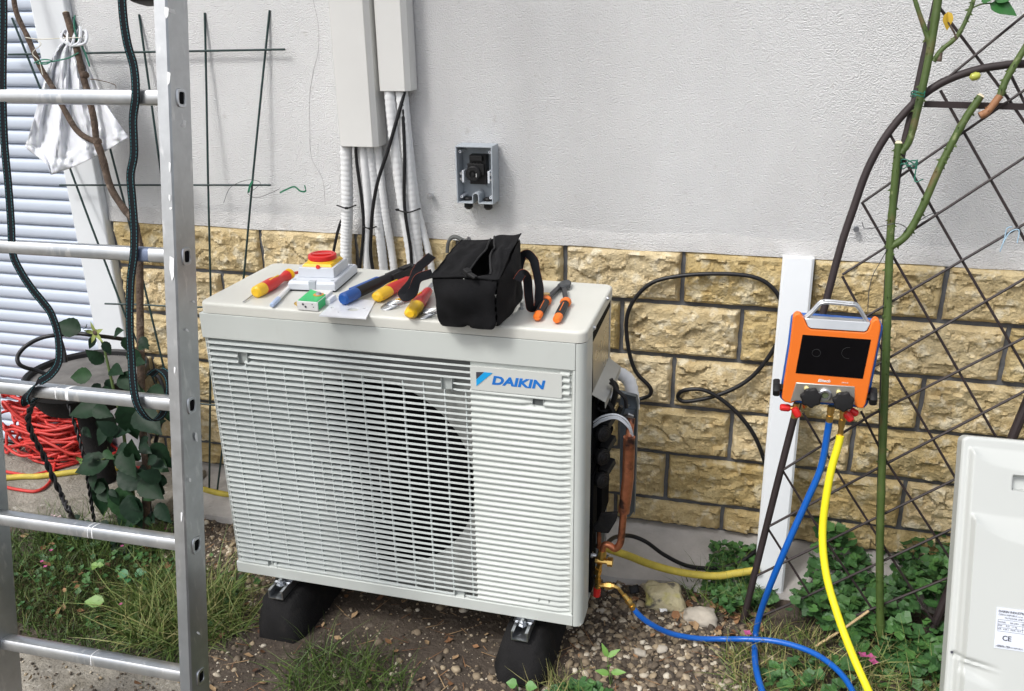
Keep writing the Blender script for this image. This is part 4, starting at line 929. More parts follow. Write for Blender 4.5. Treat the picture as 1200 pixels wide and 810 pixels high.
stem([(1056, 180), (1066, 164), (1075, 130), (1088, 70), (1097, 15), (1106, -50)], .0072, .009, nth=20, seed=4)
stem([(1091, 56), (1084, 35), (1076, 12), (1066, -20)], .006, .004, nth=12, seed=5)
stem([(1094, 72), (1104, 58), (1122, 42), (1137, 12), (1148, -25)], .0055, .004, nth=14, seed=6)
stem([(1100, 72), (1102, 62)], .006, .005, nth=0, seed=8, matl=m_bark)
stem([(1148, 136), (1158, 130), (1172, 112)], .008, .0075, nth=3, seed=9, matl=mat('young_bark', (.28, .13, .06), .6))
stem([(1172, 112), (1180, 92), (1200, 58), (1230, 10), (1245, -30)], .0075, .006, nth=14, seed=7)
stem([(1138, 10), (1150, 5), (1162, 4)], .0018, .0014, nth=0, seed=10)
for (a, b, dx, dz, l) in ((1160, 5, .9, -.25, .055), (1150, 2, .5, .35, .03), (1165, 0, 1, .3, .04)):
    mb = MB(); p = T(a, b, .03); leafblade(mb, p, (dx, -.35, dz), (.1, -.8, .6), l, l * .62); mb.build('leaf', mat('fresh_leaf', (.03, .13, .03), .35), ro)
mb = MB(); p = T(1111, 14, .035); leafblade(mb, p, (.1, -.2, -1), (0, -1, .1), .035, .018); leafblade(mb, p, (.3, -.1, -.8), (.5, -1, .1), .028, .014); mb.build('yellow_leaf', mat('yellow_leaf', (.60, .40, .04), .5), ro)
mb = MB(); mb.tube([T(1111, 26, .034), T(1118, 38, .03), T(1121, 46, .03)], .002, 5); mb.build('dry_stalk', m_bark, ro)
mb = MB(); c = T(1143, 90, .01); mb.lathe(c - Vector((.011, 0, .002)), (1, 0, .25), [(0, .002), (.004, .0075), (.012, .009), (.019, .006), (.022, .001)], 12); tag(mb.build('snail_shell', mat('yellow_shell', (.42, .44, .08), .3, var=.2, vs=60)), 'small yellow green snail shell hanging under the trellis arch', 'shell')
# wire ties
def wire(pts, r, matl, label): mb = MB(); mb.tube(pts, r, 5, smooth=6); return tag(mb.build('wire_tie', matl), label, 'wire')
m_gtie = mat('green_tie_wire', (.01, .14, .09), .5); m_thin = mat('thin_grey_wire', (.06, .065, .07), .5, .5)
cz = T(1068, 198, .03)
wire([cz + Vector((math.cos(a) * .016 - .006 + .002 * math.sin(3 * a), math.sin(a) * .012, .006 * math.sin(2 * a) + .0015 * a)) for a in [i * .5 for i in range(26)]] + [T(1072, 212, .04), T(1082, 210, .045)], .0014, m_gtie, 'green wire tie where the rose meets the upright tube')
cz = T(1075, 114, .03); wire([cz + Vector((math.cos(a) * .013, math.sin(a) * .016, .003 * math.sin(2 * a) + .001 * a)) for a in [i * .5 for i in range(26)]], .0013, m_gtie, 'green wire tie round the arch top beside the rose stem')
wire([T(1010, 260, .02), T(1014, 268, .02), T(1030, 266, .045), T(1050, 262, .05), T(1062, 267, .03), T(1060, 272, .02), T(1085, 254, .0), T(1100, 248, .0)], .0009, m_thin, 'thin grey wire curling from the left tube across the rose stems')
wire([T(1040, 292, .03), T(1030, 310, .02), T(1022, 325, .02), T(1018, 345, .02), T(1017, 366, .02)], .0009, m_thin, 'thin dark wire dangling down left of the rose stem over the stones')
wire([T(1186, 266, .005), T(1180, 268, .01), T(1177, 280, .01), T(1172, 295, .01), T(1176, 284, .012), T(1184, 272, .01), T(1194, 270, .01), T(1192, 285, .01)], .0014, mat('pale_blue_string', (.35, .50, .62), .8), 'pale blue string knotted on a lattice crossing at the right')

# manifold gauge, hung by its handle
gy = .215
def G_(a, b, y=gy): return pt(880 + a / 4.5, 340 + b / 4.5, y=y)
ga = thing('manifold_gauge', 'orange digital manifold gauge with dark screen hanging on the trellis', 'gauge', tuple(G_(420, 600)))
body = [(222, 140), (240, 124), (262, 128), (278, 150), (300, 196), (318, 206), (598, 224), (618, 214), (636, 172), (655, 152), (676, 160), (686, 185), (684, 215), (606, 600), (592, 627), (560, 622), (548, 606), (240, 585), (212, 600), (178, 592), (162, 572), (172, 500), (205, 300)]
dep = Vector((0, .045, 0))
mb = MB(); mb.prism([G_(*q) for q in body], (0, .022, 0)); mb.build('orange_case', m_orange, ga, bevel=.003, seg=3)
mb = MB(); mb.prism([G_(a - 4 if a < 400 else a + 6, b + 2, gy + .0225) for a, b in [(216, 150), (240, 132), (676, 168), (690, 190), (688, 215), (612, 600), (592, 622), (178, 588), (154, 565), (198, 300)]], (0, .026, 0)); mb.build('blue_back_shell', mat('blue_shell', (.01, .12, .50), .4), ga, bevel=.003)
mb = MB(); mb.prism([G_(272, 236, gy - .001), G_(633, 262, gy - .001), G_(590, 468, gy - .001), G_(235, 438, gy - .001)], (0, .003, 0)); scn = mb.build('screen', m_screen, ga)
m_ghost = mat('screen_ghost', (.030, .032, .034), .4)
for x_, r9, a9 in ((345, .0085, 6.3), (512, .0125, 3.6)):
    mb = MB(); mb.tube([G_(x_, 332, gy - .0012) + Vector((math.cos(1.4 + a9 * i / 30) * r9, 0, math.sin(1.4 + a9 * i / 30) * r9)) for i in range(31)], .00045, 4); mb.build('dial_mark', m_ghost, scn)
mb = MB(); mb.prism([G_(283, 150, gy + .002), G_(300, 194, gy - .0015), G_(316, 203, gy - .0015), G_(598, 221, gy - .0015), G_(612, 214, gy - .0015), G_(632, 176, gy + .002), G_(628, 170, gy + .002), G_(560, 166, gy + .004), G_(330, 150, gy + .004)], (0, .02, 0)); mb.build('silver_shoulder', m_silver, ga, bevel=.0015)
mb = MB(); hp = [G_(x, y, gy + .008) for x, y in [(286, 152), (325, 118), (362, 78), (385, 68), (430, 69), (500, 76), (545, 80), (565, 92), (590, 130), (612, 168)]]
mb.tube(hp, .0036, 10, smooth=5); mb.tube([p + Vector((0, .014, 0)) for p in hp], .0036, 10, smooth=5)
for a in (3, 6): mb.tube([hp[a], hp[a] + Vector((0, .014, 0))], .0034, 8)
o = mb.build('carry_handle', m_silver, ga)
mb = MB(); mb.prism([G_(238, 488, gy - .002), G_(548, 510, gy - .002), G_(548, 604, gy - .002), G_(240, 583, gy - .002), G_(208, 590, gy - .002)], (0, .03, 0)); mb.build('valve_block', mat('valve_block_alu', (.50, .49, .45), .35, .7), ga, bevel=.0015)
mb = MB(); e_u = (G_(456, 478) - G_(358, 472)).normalized(); e_v = (G_(360, 465) - G_(357, 485)).normalized()
put_text(mb, 'Elitech', .0085, G_(352, 483, gy - .0006), e_u, e_v, sx=1.12, bold=.0003, ext=.0003, shear=.15); mb.build('brand_lettering', m_wht, ga)
mb = MB(); put_text(mb, 'DMG-4B', .0036, G_(478, 491, gy - .0006), e_u, e_v, ext=.0003, shear=.1); mb.build('model_lettering', m_wht, ga)
for (x, y, lbl) in ((316, 562, 0), (486, 582, 0)):
    c = G_(x, y, gy - .004); ax = Vector((.0, -1, .12)).normalized(); u_ = ax.orthogonal().normalized(); v_ = ax.cross(u_)
    def ringk(r, h): return [c + ax * h + (u_ * math.cos(k * math.pi / 16) + v_ * math.sin(k * math.pi / 16)) * (r * (1 + .09 * math.cos(k * math.pi / 16 * 7))) for k in range(32)]
    mb = MB(); mb.loft([ringk(.0175, 0), ringk(.0212, .003), ringk(.0212, .011), ringk(.018, .014), ringk(.009, .015)]); kn = mb.build('valve_knob', m_black, ga)
    mb = MB(); q = G_(x - 22, y - 44, gy - .003); mb.lathe(q, (-.2, -1, 0), [(0, .0055), (.004, .005), (.006, .002)], 10); mb.build('yellow_tab', mat('pale_yellow_tab', (.75, .66, .30), .5), kn)
mb = MB(); mb.lathe(G_(390, 552, gy - .003), (0, -1, .05), [(0, .0145), (.004, .0145), (.006, .012), (.006, .008), (.001, .008)], 20); sg = mb.build('sight_glass', m_galv, ga)
mb = MB(); mb.lathe(G_(390, 552, gy - .0045), (0, -1, .05), [(0, .0078), (.0015, .0078)], 20); mb.build('sight_window', mat('sight_window', (.10, .12, .07), .1), sg)
for (x, y, sx) in ((152, 514, -1), (625, 560, 1)):
    c = G_(x, y, gy + .018); mb = MB(); ax = Vector((sx, 0, -.06 * -sx)).normalized(); u_ = ax.orthogonal().normalized(); v_ = ax.cross(u_)
    rk = lambda r, h: [c + ax * h + (u_ * math.cos(k * math.pi / 12) + v_ * math.sin(k * math.pi / 12)) * (r * (1 + .07 * math.cos(k * math.pi / 12 * 8))) for k in range(24)]
    mb.loft([rk(.008, -.006), rk(.008, .0), rk(.0175, .0), rk(.0195, .003), rk(.0195, .011), rk(.017, .0145)]); mb.build('side_knob', m_black, ga)
def port(px0, py0, px1, py1, prof, matl, nm, par=None, y=.232, n=8):
    mb = MB(); a = G_(px0, py0, y); b = G_(px1, py1, y); l = (b - a).length; mb.lathe(a, b - a, [(h * l, r) for h, r in prof], n); return mb.build(nm, matl, par or ga, sharp=25)
bz = [(0, .008), (.4, .008), (.4, .0062), (.55, .0062), (.55, .0078), (1, .007)]
port(424, 612, 412, 700, bz, m_brass, 'hose_nut'); port(492, 630, 476, 722, bz, m_brass, 'hose_nut'); port(476, 722, 470, 770, [(0, .0055), (1, .0065)], m_brass, 'hose_nut')
port(240, 596, 228, 672, [(0, .007), (1, .0075)], m_brass, 'brass_port'); port(228, 622, 196, 620, [(0, .0055), (1, .0055)], m_brass, 'brass_port'); port(282, 600, 284, 620, [(0, .006), (1, .005)], m_brass, 'brass_port')
rc = [(0, .0065), (.2, .0085), (.85, .0082), (1, .0055)]
port(208, 622, 152, 618, rc, m_red, 'red_cap', n=12); port(228, 622, 252, 668, rc, m_red, 'red_cap', y=.222, n=12); port(500, 648, 532, 688, rc, m_red, 'red_cap', y=.222, n=12); port(520, 632, 562, 655, rc, m_red, 'red_cap', y=.24, n=12)

# hoses
blue = [G_(412, 695, .232), G_(404, 750, .232), pt(962, 548, y=.225), pt(945, 588, y=.215), pt(924, 635, y=.20), pt(903, 685, y=.20), pt(890, 722, y=.225), pt(885, 748, z=-.125), pt(885, 775, z=-.115), pt(890, 800, z=-.11), pt(903, 835, z=-.12), pt(925, 870, z=-.142)]
cable('charging_hose', blue, .0076, m_bluehose, 'blue charging hose hanging straight down from the orange gauge', 'hose', n=12, group='blue hoses')
yl = [G_(470, 768, .228), G_(462, 810, .225), pt(972, 560, y=.21), pt(964, 620, y=.185), pt(968, 672, y=.15), pt(982, 722, y=.10), pt(1000, 770, y=.05), pt(1022, 820, y=.0), pt(1045, 880, y=-.03), pt(1080, 940, z=-.14)]
cable('charging_hose', yl, .0086, m_yelhose, 'yellow charging hose hanging from the orange gauge toward the front right', 'hose', n=12)
b2 = [pt(742, 712, y=.12), pt(748, 720, y=.12), pt(762, 731, y=.13), pt(785, 742, y=.155), pt(815, 748, y=.18), pt(845, 749, y=.195), pt(870, 749, z=-.108), pt(905, 751, z=-.095), pt(935, 758, z=-.085), pt(960, 769, z=-.078), pt(982, 786, z=-.075), pt(997, 806, z=-.075), pt(1004, 830, z=-.08), pt(1000, 870, z=-.10)]
hb = cable('charging_hose', b2, .0068, m_bluehose, 'blue charging hose lying on the ground from the brass valve to the front right', 'hose', n=12, group='blue hoses')
mb = MB(); P_ = [pt(703, 686, y=.12), pt(711, 686, y=.12)]; mb.tube(P_, .005, 8); vl(mb, 708, 686, 720, 687, [(0, .0075), (.2, .0075), (.2, .0095), (.7, .0095), (.7, .0075), (1, .006)], 6)
mb.tube([pt(719, 687, y=.12), pt(724, 689, y=.12), pt(728, 694, y=.12), pt(733, 700, y=.12)], .0042, 8, smooth=5); vl(mb, 731, 697, 738, 706, [(0, .006), (.6, .0065), (.6, .009), (1, .009)], 6); vl(mb, 737, 705, 743, 714, [(0, .0075), (.5, .0065), (.5, .0085), (1, .0075)], 8)
mb.build('brass_elbow', m_brass, hb, sharp=25)
def onground(l, h): return [Vector((q.x, q.y, max(gh(q.x, q.y), GZ) + h)) for q in [pt(a, b, z=GZ + h) for a, b in l]]
yh = [pt(707, 640, y=.24), pt(718, 645, y=.27), pt(738, 652, y=.32), pt(758, 660, y=.36), pt(785, 668, y=.385), pt(812, 673, y=.40), pt(840, 675, y=.41), pt(862, 672, y=.42), pt(890, 668, y=.43)]
for q in yh: q.z = max(q.z, -.135)
hl = [(-40, 565), (20, 559), (48, 558), (96, 552), (128, 548), (160, 553), (202, 563), (237, 573), (262, 579)]
cable('garden_hose', yh, .0102, m_yold, 'old yellow ribbed hose end lying beside the concrete footing right of the unit', 'hose', n=14)
Pl = [pt(a, b, z=(-.086 if a < 140 else -.086 - .03 * min(1, (a - 140) / 60))) for a, b in hl]
Pl += [Vector((Pl[-1].x + .15, Pl[-1].y + .02, -.13)), Vector((.2, .50, -.10)), Vector((.6, .47, -.10)), Vector((.85, .40, -.105))]
cable('garden_hose', Pl, .0095, m_yold, 'yellow garden hose lying across the slab behind the ladder and under the unit', 'hose', n=12)

# spare side panel of a unit, leaning at the right
def S(u, v, d=0):
    """u along the panel, v up its slope, d toward the viewer"""
    o = Vector((1.667, .0, 0)); n = Vector((.02, -1, .4167)).normalized(); e = Vector((1, .02, 0)).normalized(); upv = n.cross(e) * -1
    if upv.z < 0: upv = -upv
    return o + e * u + upv * v + n * d
vt = (S(0, 1) - S(0, 0)).z; v1 = .487 / vt; v0_ = (-.148) / vt
sp_ = thing('spare_panel', 'white moulded plastic side panel standing on the grass, cut by the right edge', 'panel', tuple(S(.2, v0_)))
PWd = .42
def sstep(a, b, x): x = max(0, min(1, (x - a) / (b - a))); return x * x * (3 - 2 * x)
def relief(u, v):
    t_ = v1 - v; d = 0.0
    tb1 = .022 + .040 * (1 - math.exp(-max(0, u - .014) / .030)) + .0005; f1 = max(0, min(1, (t_ - .022) / max(.003, tb1 - .022)))
    tb2 = .158 + .056 * (1 - math.exp(-max(0, u - .020) / .045)) + .0005; f2 = max(0, min(1, (t_ - .158) / max(.003, tb2 - .158)))
    d += .013 * f1 * sstep(.012, .022, u) + .015 * f2 * sstep(.022, .030, u)
    fade = 1 - sstep(.030, .105, u)
    g1 = math.exp(-((t_ - .455 - .16 * max(0, u - .014)) / .0045) ** 2) * fade * sstep(.008, .014, u)
    g2 = sstep(.458 + .16 * max(0, u - .014), .466 + .16 * max(0, u - .014), t_) * (1 - sstep(.470 + .34 * max(0, u - .014), .490 + .34 * max(0, u - .014), t_)) * fade
    d += -.009 * g1 - .010 * g2 * sstep(.016, .03, u)
    h_ = sstep(.096, .099, u) * (1 - sstep(.25, .253, u)) * sstep(.072, .074, t_) * (1 - sstep(.100, .103, t_)); d -= .020 * h_
    e_ = min(u, t_, PWd - u); return d - .006 * (1 - math.sqrt(max(0, 1 - (1 - min(1, e_ / .006)) ** 2)))
def cround(u, v, r=.014):
    t_ = v1 - v
    if u < r and t_ < r:
        q = Vector((u - r, t_ - r)); m9 = max(abs(q.x), abs(q.y)); L9 = q.length
        if L9 > 1e-9: q = q * (m9 / L9); u, t_ = r + q.x, r + q.y
    return u, v1 - t_
us = sorted(set([round(x, 5) for x in list(np.arange(0, .13, .0025)) + list(np.arange(.13, PWd, .01)) + [PWd, .0965, .098, .0985, .25, .252]]))
vs_ = sorted(set([round(x, 5) for x in list(np.arange(v1 - .52, v1, .003)) + list(np.arange(v0_, v1 - .52, .02)) + [v1]]))
mb = MB(); nu = len(us)
mb.add([S(*cround(u, v), relief(u, v)) for v in vs_ for u in us] , [(j * nu + i, j * nu + i + 1, (j + 1) * nu + i + 1, (j + 1) * nu + i) for j in range(len(vs_) - 1) for i in range(nu - 1)])
# thickness: rolled edges
bnd = [(0, v0_), (0, v1 - .014)] + [cround(0, v1 - .014 * k / 6) for k in range(5, -1, -1)] + [cround(.014 * k / 6, v1) for k in range(1, 6)] + [(.014, v1), (PWd, v1), (PWd, v0_)]
for a9, b9 in zip(bnd, bnd[1:]):
    a_, b_ = S(*a9, -.006), S(*b9, -.006); n_ = S(0, 0, -.035) - S(0, 0, 0); mb.add([a_, b_, b_ + n_, a_ + n_], [(0, 1, 2, 3)])
mb.add([S(.005, v0_, -.03), S(PWd - .003, v0_, -.03), S(PWd - .003, v1 - .015, -.03), S(.005, v1 - .015, -.03)], [(0, 1, 2, 3)])
mb.build('panel_shell', mat('panel_plastic', (.52, .54, .525), .4, var=.02, vs=3), sp_, sharp=50)
mb = MB(); c = S(.0085, v1 - .452, .001); n_ = (S(0, 0, 1) - S(0, 0, 0)); mb.lathe(c, n_, [(0, .0028), (.001, .0026)], 12); mb.build('screw_hole', m_ink, sp_)
# rating label
def on_panel(px, py, d=.0285):
    o = S(0, 0, d); n_ = (S(0, 0, 1) - S(0, 0, 0)); return onplane(px, py, o, n_)
la = on_panel(1168, 711); lb = on_panel(1164, 759); eu = (S(1, 0) - S(0, 0)).normalized(); ev = (S(0, 1) - S(0, 0)).normalized(); n_ = eu.cross(ev)
if n_.y > 0: n_ = -n_
hgt = (la - lb).length
mb = MB(); mb.prism([la, la + eu * .13, la + eu * .13 - ev * hgt, la - ev * hgt], n_ * .0006); lab_ = mb.build('rating_label', m_paper, sp_)
mb = MB(); nn = n_ * .0009
def lt(txt, size, u, v, **k): put_text(mb, txt, size, la + eu * u - ev * v + nn, eu, ev, ext=.0002, **k)
lt('DAIKIN INDUSTRIES', .0062, .004, .010, bold=.00018, sx=.95); lt('CZECH REPUBLIC s.r.o.', .0045, .004, .016); lt('OUTDOOR UNIT', .0045, .016, .022)
lt('MODEL      220-240V ~ 50Hz', .0042, .005, .031); lt('IP24      R32   1.1 kg', .0042, .005, .038); lt('675   0.74 t   MAX. 15 A', .0042, .005, .045)
lt('CE', .014, .014, .066, bold=.0003); lt('SERIAL  NO.', .0045, .006, .079); lt('MADE IN CZECH REPUBLIC', .0042, .003, hgt - .003)
mb.build('label_print', m_ink, lab_)
mb = MB()
for v in (.0245, .0335, .0405, .048): q = la + eu * .004 - ev * v + n_ * .0007; mb.prism([q, q + eu * .12, q + eu * .12 - ev * .0005, q - ev * .0005], n_ * .0002)
for u, h in ((.004, .0245), (.05, .0245), (.09, .0335)): q = la + eu * u - ev * h + n_ * .0007; mb.prism([q, q + eu * .0005, q + eu * .0005 - ev * .022, q - ev * .022], n_ * .0002)
mb.build('label_rules', m_ink, lab_)

# ================================================================== LADDER
TH = .1877; LO = Vector((.1669, -.2489, 1.2006)); DN = Vector((0, -math.sin(TH), -math.cos(TH))); LB = Vector((0, math.cos(TH), -math.sin(TH)))
EX = Vector((1, .0239, 0)).normalized()
def LP(k, x=0, b=0): return LO + DN * (.28 * k) + EX * x + LB * b
zf = lambda z: (LO.z - z) / (.28 * math.cos(TH))       # rung index at height z
kb, kt = zf(GZ - .005), zf(4.6)
ld = thing('aluminium_ladder', 'paint marked aluminium ladder leaning against the house in front of the unit', 'ladder', tuple(LP(kb, -.2)))
RW = .42
holes_k = [k for k in range(int(math.ceil(kt)), 5)]
def rail(xin, xout):
    mb = MB(); t_ = .0024; s_ = 1 if xout > xin else -1
    sec = [(xin, -.031), (xout - s_ * .003, -.031), (xout, -.028), (xout, .028), (xout - s_ * .003, .031), (xin, .031)]
    mb.loft([[LP(kb, x, b) for x, b in sec], [LP(kt, x, b) for x, b in sec]]); o = mb.build('side_rail', m_alu, ld, sharp=30)
    mb = MB(); mb.loft([[LP(kb + q, x, b) for x, b in [(xin - s_ * .004, -.035), (xout + s_ * .003, -.035), (xout + s_ * .003, .035), (xin - s_ * .004, .035)]] for q in (-.02, .22)]); mb.build('rubber_shoe', m_blackr, ld, bevel=.004)
    return o
rr_ = rail(.0195, .044); rail(-RW, -RW - .0245)
def rsec(c, w_, h_, n=16):
    return [c + LB * (w_ * math.copysign(abs(math.cos(a)) ** .5, math.cos(a))) + DN * (-h_ * math.copysign(abs(math.sin(a)) ** .5, math.sin(a))) for a in [2 * math.pi * i / n for i in range(n)]]
mb = MB(); mb.loft([rsec(LP(2, -RW + .0005), .0155, .0135), rsec(LP(2, .019), .0155, .0135)]); rg = mb.build('rung', m_alu, ld, sharp=30)
mb = MB(); 
o1, i1, i0 = rsec(LP(2, .0441), .0135, .0165), rsec(LP(2, .0465), .0125, .0155), rsec(LP(2, .0465), .0085, .0110); i2 = rsec(LP(2, .0445), .0080, .0105)
mb.loft([o1, i1, i0, i2], cap=False); er = mb.build('rung_rim', m_galv, ld)
mb = MB(); mb.loft([rsec(LP(2, .0443), .0084, .0108), rsec(LP(2, .0446), .0084, .0108)]); eh = mb.build('rung_hollow', m_dark, ld)
ribs = MB()
for k in range(int(math.ceil(kt)), 5):
    if k == 2: continue
    for q in (rg, er, eh):
        o = q.copy(); col.objects.link(o); o.location = Vector(q.location) + DN * (.28 * (k - 2))
# dents of white paint and scratches
random.seed(21)
def smear(pxs, plane='side', matl=m_paintspot):
    n = EX if plane == 'side' else -LB; o = LP(0, .0442) if plane == 'side' else LP(0, 0, -.0312)
    mb = MB(); mb.prism([onplane(a, b, o, n) for a, b in pxs], n * .0003); mb.build('paint_mark', matl, ld)
for (a, b, l, w_) in [(215, 140, 9, 3), (199, 10, 6, 5), (218, 385, 4, 2), (229, 506, 12, 2), (222, 560, 5, 2), (213, 145, 5, 2), (231, 740, 4, 2), (226, 352, 3, 2), (210, 30, 3, 1.5)]:
    sk_ = random.uniform(-2, 5); smear([(a, b), (a + w_, b + l * .2), (a + w_ + sk_ * .6, b + l), (a + sk_ * .5, b + l * .9), (a - w_ * .4, b + l * .5)])
for (a, b, l, w_) in [(193, 8, 14, 5), (196, 84, 16, 4), (198, 190, 12, 2.2), (198, 228, 8, 1.8), (199, 243, 3, 3), (199, 300, 30, 5), (204, 430, 8, 2), (212, 600, 12, 2)]:
    sk_ = random.uniform(-2, 2); smear([(a, b), (a + w_, b + l * .1), (a + w_ * .9 + sk_ * .4, b + l * .8), (a + sk_ * .5 + w_ * .4, b + l), (a - w_ * .1, b + l * .5)], 'front')
def rmark(x, k, w_=.005):
    c = LP(k, x); A = rsec(c, .0157, .0137); B_ = rsec(c + EX * w_, .0157, .0137); mb = MB(); mb.loft([A, B_], cap=False)
    mb.build('paint_mark', m_paintspot, ld)
rmark(-.222, 2, .007); rmark(-.245, 2, .002); rmark(-.18, 3, .002); rmark(-.19, 3, .0015); rmark(-.2, 4, .0015)
m_bluem = mat('blue_paint_wear', (.16, .20, .30), .5, .3)
for x, w_ in ((-.055, .03), (-.395, .03)):
    c = LP(1 if x > -.1 else 0, x); A = rsec(c, .0156, .0136); B_ = rsec(c + EX * w_, .0156, .0136); mb = MB(); mb.loft([A, B_], cap=False); mb.build('paint_mark', m_bluem, ld)

# webbing straps on the ladder
def A(px, py, off=.02): return onplane(px, py, LO - LB * off, LB)
sd_ = EX
strap1 = [A(2, -40), A(4, 10), A(3, 100), A(5, 165), A(10, 220), A(13, 262), A(15, 297), A(24, 318), A(37, 338), A(50, 354), A(60, 368), A(68, 393), A(69, 422, .024), A(60, 438, .026), A(46, 448, .028), A(36, 458, .030), A(30, 468, .030), A(32, 474, .018), A(44, 466, -.012), A(52, 462, -.02)]
sds = [EX] * 12 + [EX] * 2 + [(.7, 0, .55)] * 3 + [(.6, .3, .3)] * 3
def strap(name, pts, wd, side, label, stitches=(-.32, .32)):
    mb = MB(); mb.ribbon(pts, wd, .0018, side, smooth=8); o = tag(mb.build(name, m_strap, sharp=50), label, 'strap', 'webbing straps hung on the ladder')
    Q = smooth_path(pts, 8)
    for s in stitches:
        mb = MB(); run = []; acc = 0
        for i in range(len(Q) - 1):
            t = (Q[i + 1] - Q[i]); sv = Vector(side[min(i // 8, len(side) - 1)]) if isinstance(side, list) else Vector(side); tn = t.normalized(); sv = (sv - tn * sv.dot(tn)).normalized(); nn = tn.cross(sv)
            L_ = t.length; k = 0
            while acc < L_:
                a = Q[i] + tn * acc + sv * wd * s; 
                for sg_ in (1, -1): mb.bar(a + nn * .0011 * sg_, a + tn * .0042 + nn * .0011 * sg_, .0009, .0006, nn)
                acc += .0062
            acc -= L_
        mb.build('stitching', m_teal, o)
    return o
strap('webbing_strap', strap1, .0165, sds, 'long black strap with teal stitching looping down at the left side of the ladder')
strap2 = [A(141, -40), A(144, 15), A(149, 50), A(157, 80), A(159, 112, .024), A(156, 140), A(157, 180), A(153, 205), A(155, 235), A(157, 262), A(157, 297, .022), A(153, 330), A(152, 380), A(154, 420), A(156, 450, .024), A(160, 472, .026), A(169, 487, .02), A(180, 493, .0), A(190, 486, -.03), A(196, 470, -.05), A(199, 455, -.06), A(196, 440, -.07), A(186, 433, -.08), A(176, 440, -.09)]
strap('webbing_strap', strap2, .0165, [EX] * 17 + [(.9, .3, 0)] * 7, 'black strap with teal stitching hanging in a loop over the rungs near the right rail')
mb = MB(); c = A(180, -1, -.06); mb.lathe(c - EX * .03, EX, [(0, .006), (.06, .006)], 10); mb.loft([rsec(c - EX * .03, .03, .009), rsec(c + EX * .03, .03, .009)]); tag(mb.build('black_clamp', m_black, bevel=.003), 'black clamp on the ladder at the very top of the picture', 'clamp')
rope = [A(50, 462, -.02), A(42, 468, -.03), A(36, 478, -.04), A(33, 492, -.05), A(38, 510, -.06), A(50, 532, -.08), A(60, 555, -.09), A(72, 580, -.10), A(85, 608, -.12)]
rope = rope + [pt(88, 615, z=GZ + .03), pt(96, 640, z=GZ + .01)]
cable('twisted_rope', rope, .0058, m_cable, 'black twisted rope hanging from the strap down to the grass at left', 'rope', twist=.05)
cable('twisted_rope', [pt(78, 468, y=.30), pt(84, 486, y=.28), pt(90, 505, y=.27), pt(98, 535, y=.25), pt(104, 570, y=.24), pt(109, 602, y=.235), pt(112, 620, y=.23)], .0052, m_cable, 'black twisted cord running down in front of the red cord heap', 'rope', twist=.05)

# ================================================================== LEFT SIDE: TUB, RED CORD, WIRE FAN, ROSE, BAG
tub = thing('round_tub', 'round black rimmed tub with grey lid standing before the white shutter', 'tub', (-.77, .44, GZ))
tc = Vector((-.770, .455, 0)); rt = .175; zr = .300
mb = MB(); mb.lathe((tc.x - .02, tc.y, -.137), (0, 0, 1), [(0, .085), (.02, .08), (.04, .04), (.30, .04), (.33, rt * .75), (zr + .137 - .06, rt * .92), (zr + .137 - .03, rt * 1.0)], 40); mb.build('tub_body', m_blackr, tub)
mb = MB(); mb.lathe((tc.x, tc.y, zr - .035), (0, 0, 1), [(0, rt), (.002, rt + .006), (.034, rt + .008), (.036, rt + .003), (.030, rt - .004), (.018, rt - .006)], 48, cap=False); mb.build('black_rim', m_black, tub)
m_gl = mat('weathered_grey_top', (.13, .125, .12), .9, var=.35, vs=14, bump=.5, bs=60)
mb = MB(); mb.lathe((tc.x, tc.y, zr - .022), (0, 0, 1), [(0, rt - .005), (.004, rt - .006)], 48); mb.build('grey_lid', m_gl, tub)
cable('power_cable', [pt(148, 398, y=.5), pt(110, 393, y=.40), pt(90, 391, y=.38), pt(64, 393, y=.34), pt(46, 397, y=.32), pt(30, 406, y=.29), pt(21, 417, y=.27), pt(22, 426, y=.26), pt(30, 431, y=.27), pt(42, 434, y=.29), pt(60, 441, y=.31)], .0062, m_cable, 'black cable curving round the left of the black rimmed tub', 'cable')
cable('power_cable', [pt(70, 395, y=.34), pt(75, 412, y=.32), pt(77, 425, y=.31)], .0055, m_cable, 'short black cable hanging over the back of the tub', 'cable')
cable('power_cable', [pt(174, 436, y=.36), pt(186, 442, y=.36), pt(192, 460, y=.35), pt(191, 485, y=.34), pt(182, 520, y=.33), pt(178, 555, y=.33), pt(175, 590, y=.34), pt(180, 604, y=.32), pt(200, 612, y=.33), pt(235, 614, y=.36)], .0062, m_cable, 'black cable behind the ladder curving down past the rose to the soil', 'cable')
# red cord heap
random.seed(11); pts = []
c9 = pt(70, 532, z=-.09); cc0 = Vector((c9.x, c9.y)); a = 0; R0 = .145
for k in range(64 * 12):
    lay = (k / (64 * 12)); a += 2 * math.pi / 24 * random.uniform(.2, 2.2) * (1 if (k // 90) % 3 else -1)
    dr = R0 * (.42 + .50 * abs(math.sin(k * .173 + 2 * math.sin(k * .031)))) * (1 - .30 * lay)
    cxn = cc0 + Vector((noise.noise(Vector((k * .06, 1, 0))) * .17, noise.noise(Vector((k * .06, 9, 0))) * .08))
    zz_ = -.088 + .22 * lay + .075 * noise.noise(Vector((k * .13, 5, 3))) + .03 * noise.noise(Vector((k * .5, 5, 3)))
    pts.append(Vector((cxn.x + dr * 1.45 * math.cos(a), cxn.y + dr * .66 * math.sin(a), max(zz_, -.088))))
rc_ = MB(); rc_.tube(pts, .0052, 6, smooth=3)
redc = tag(rc_.build('extension_cord', m_redcord, sharp=80), 'tangled heap of red extension cord on the slab below the black rimmed tub', 'cord')
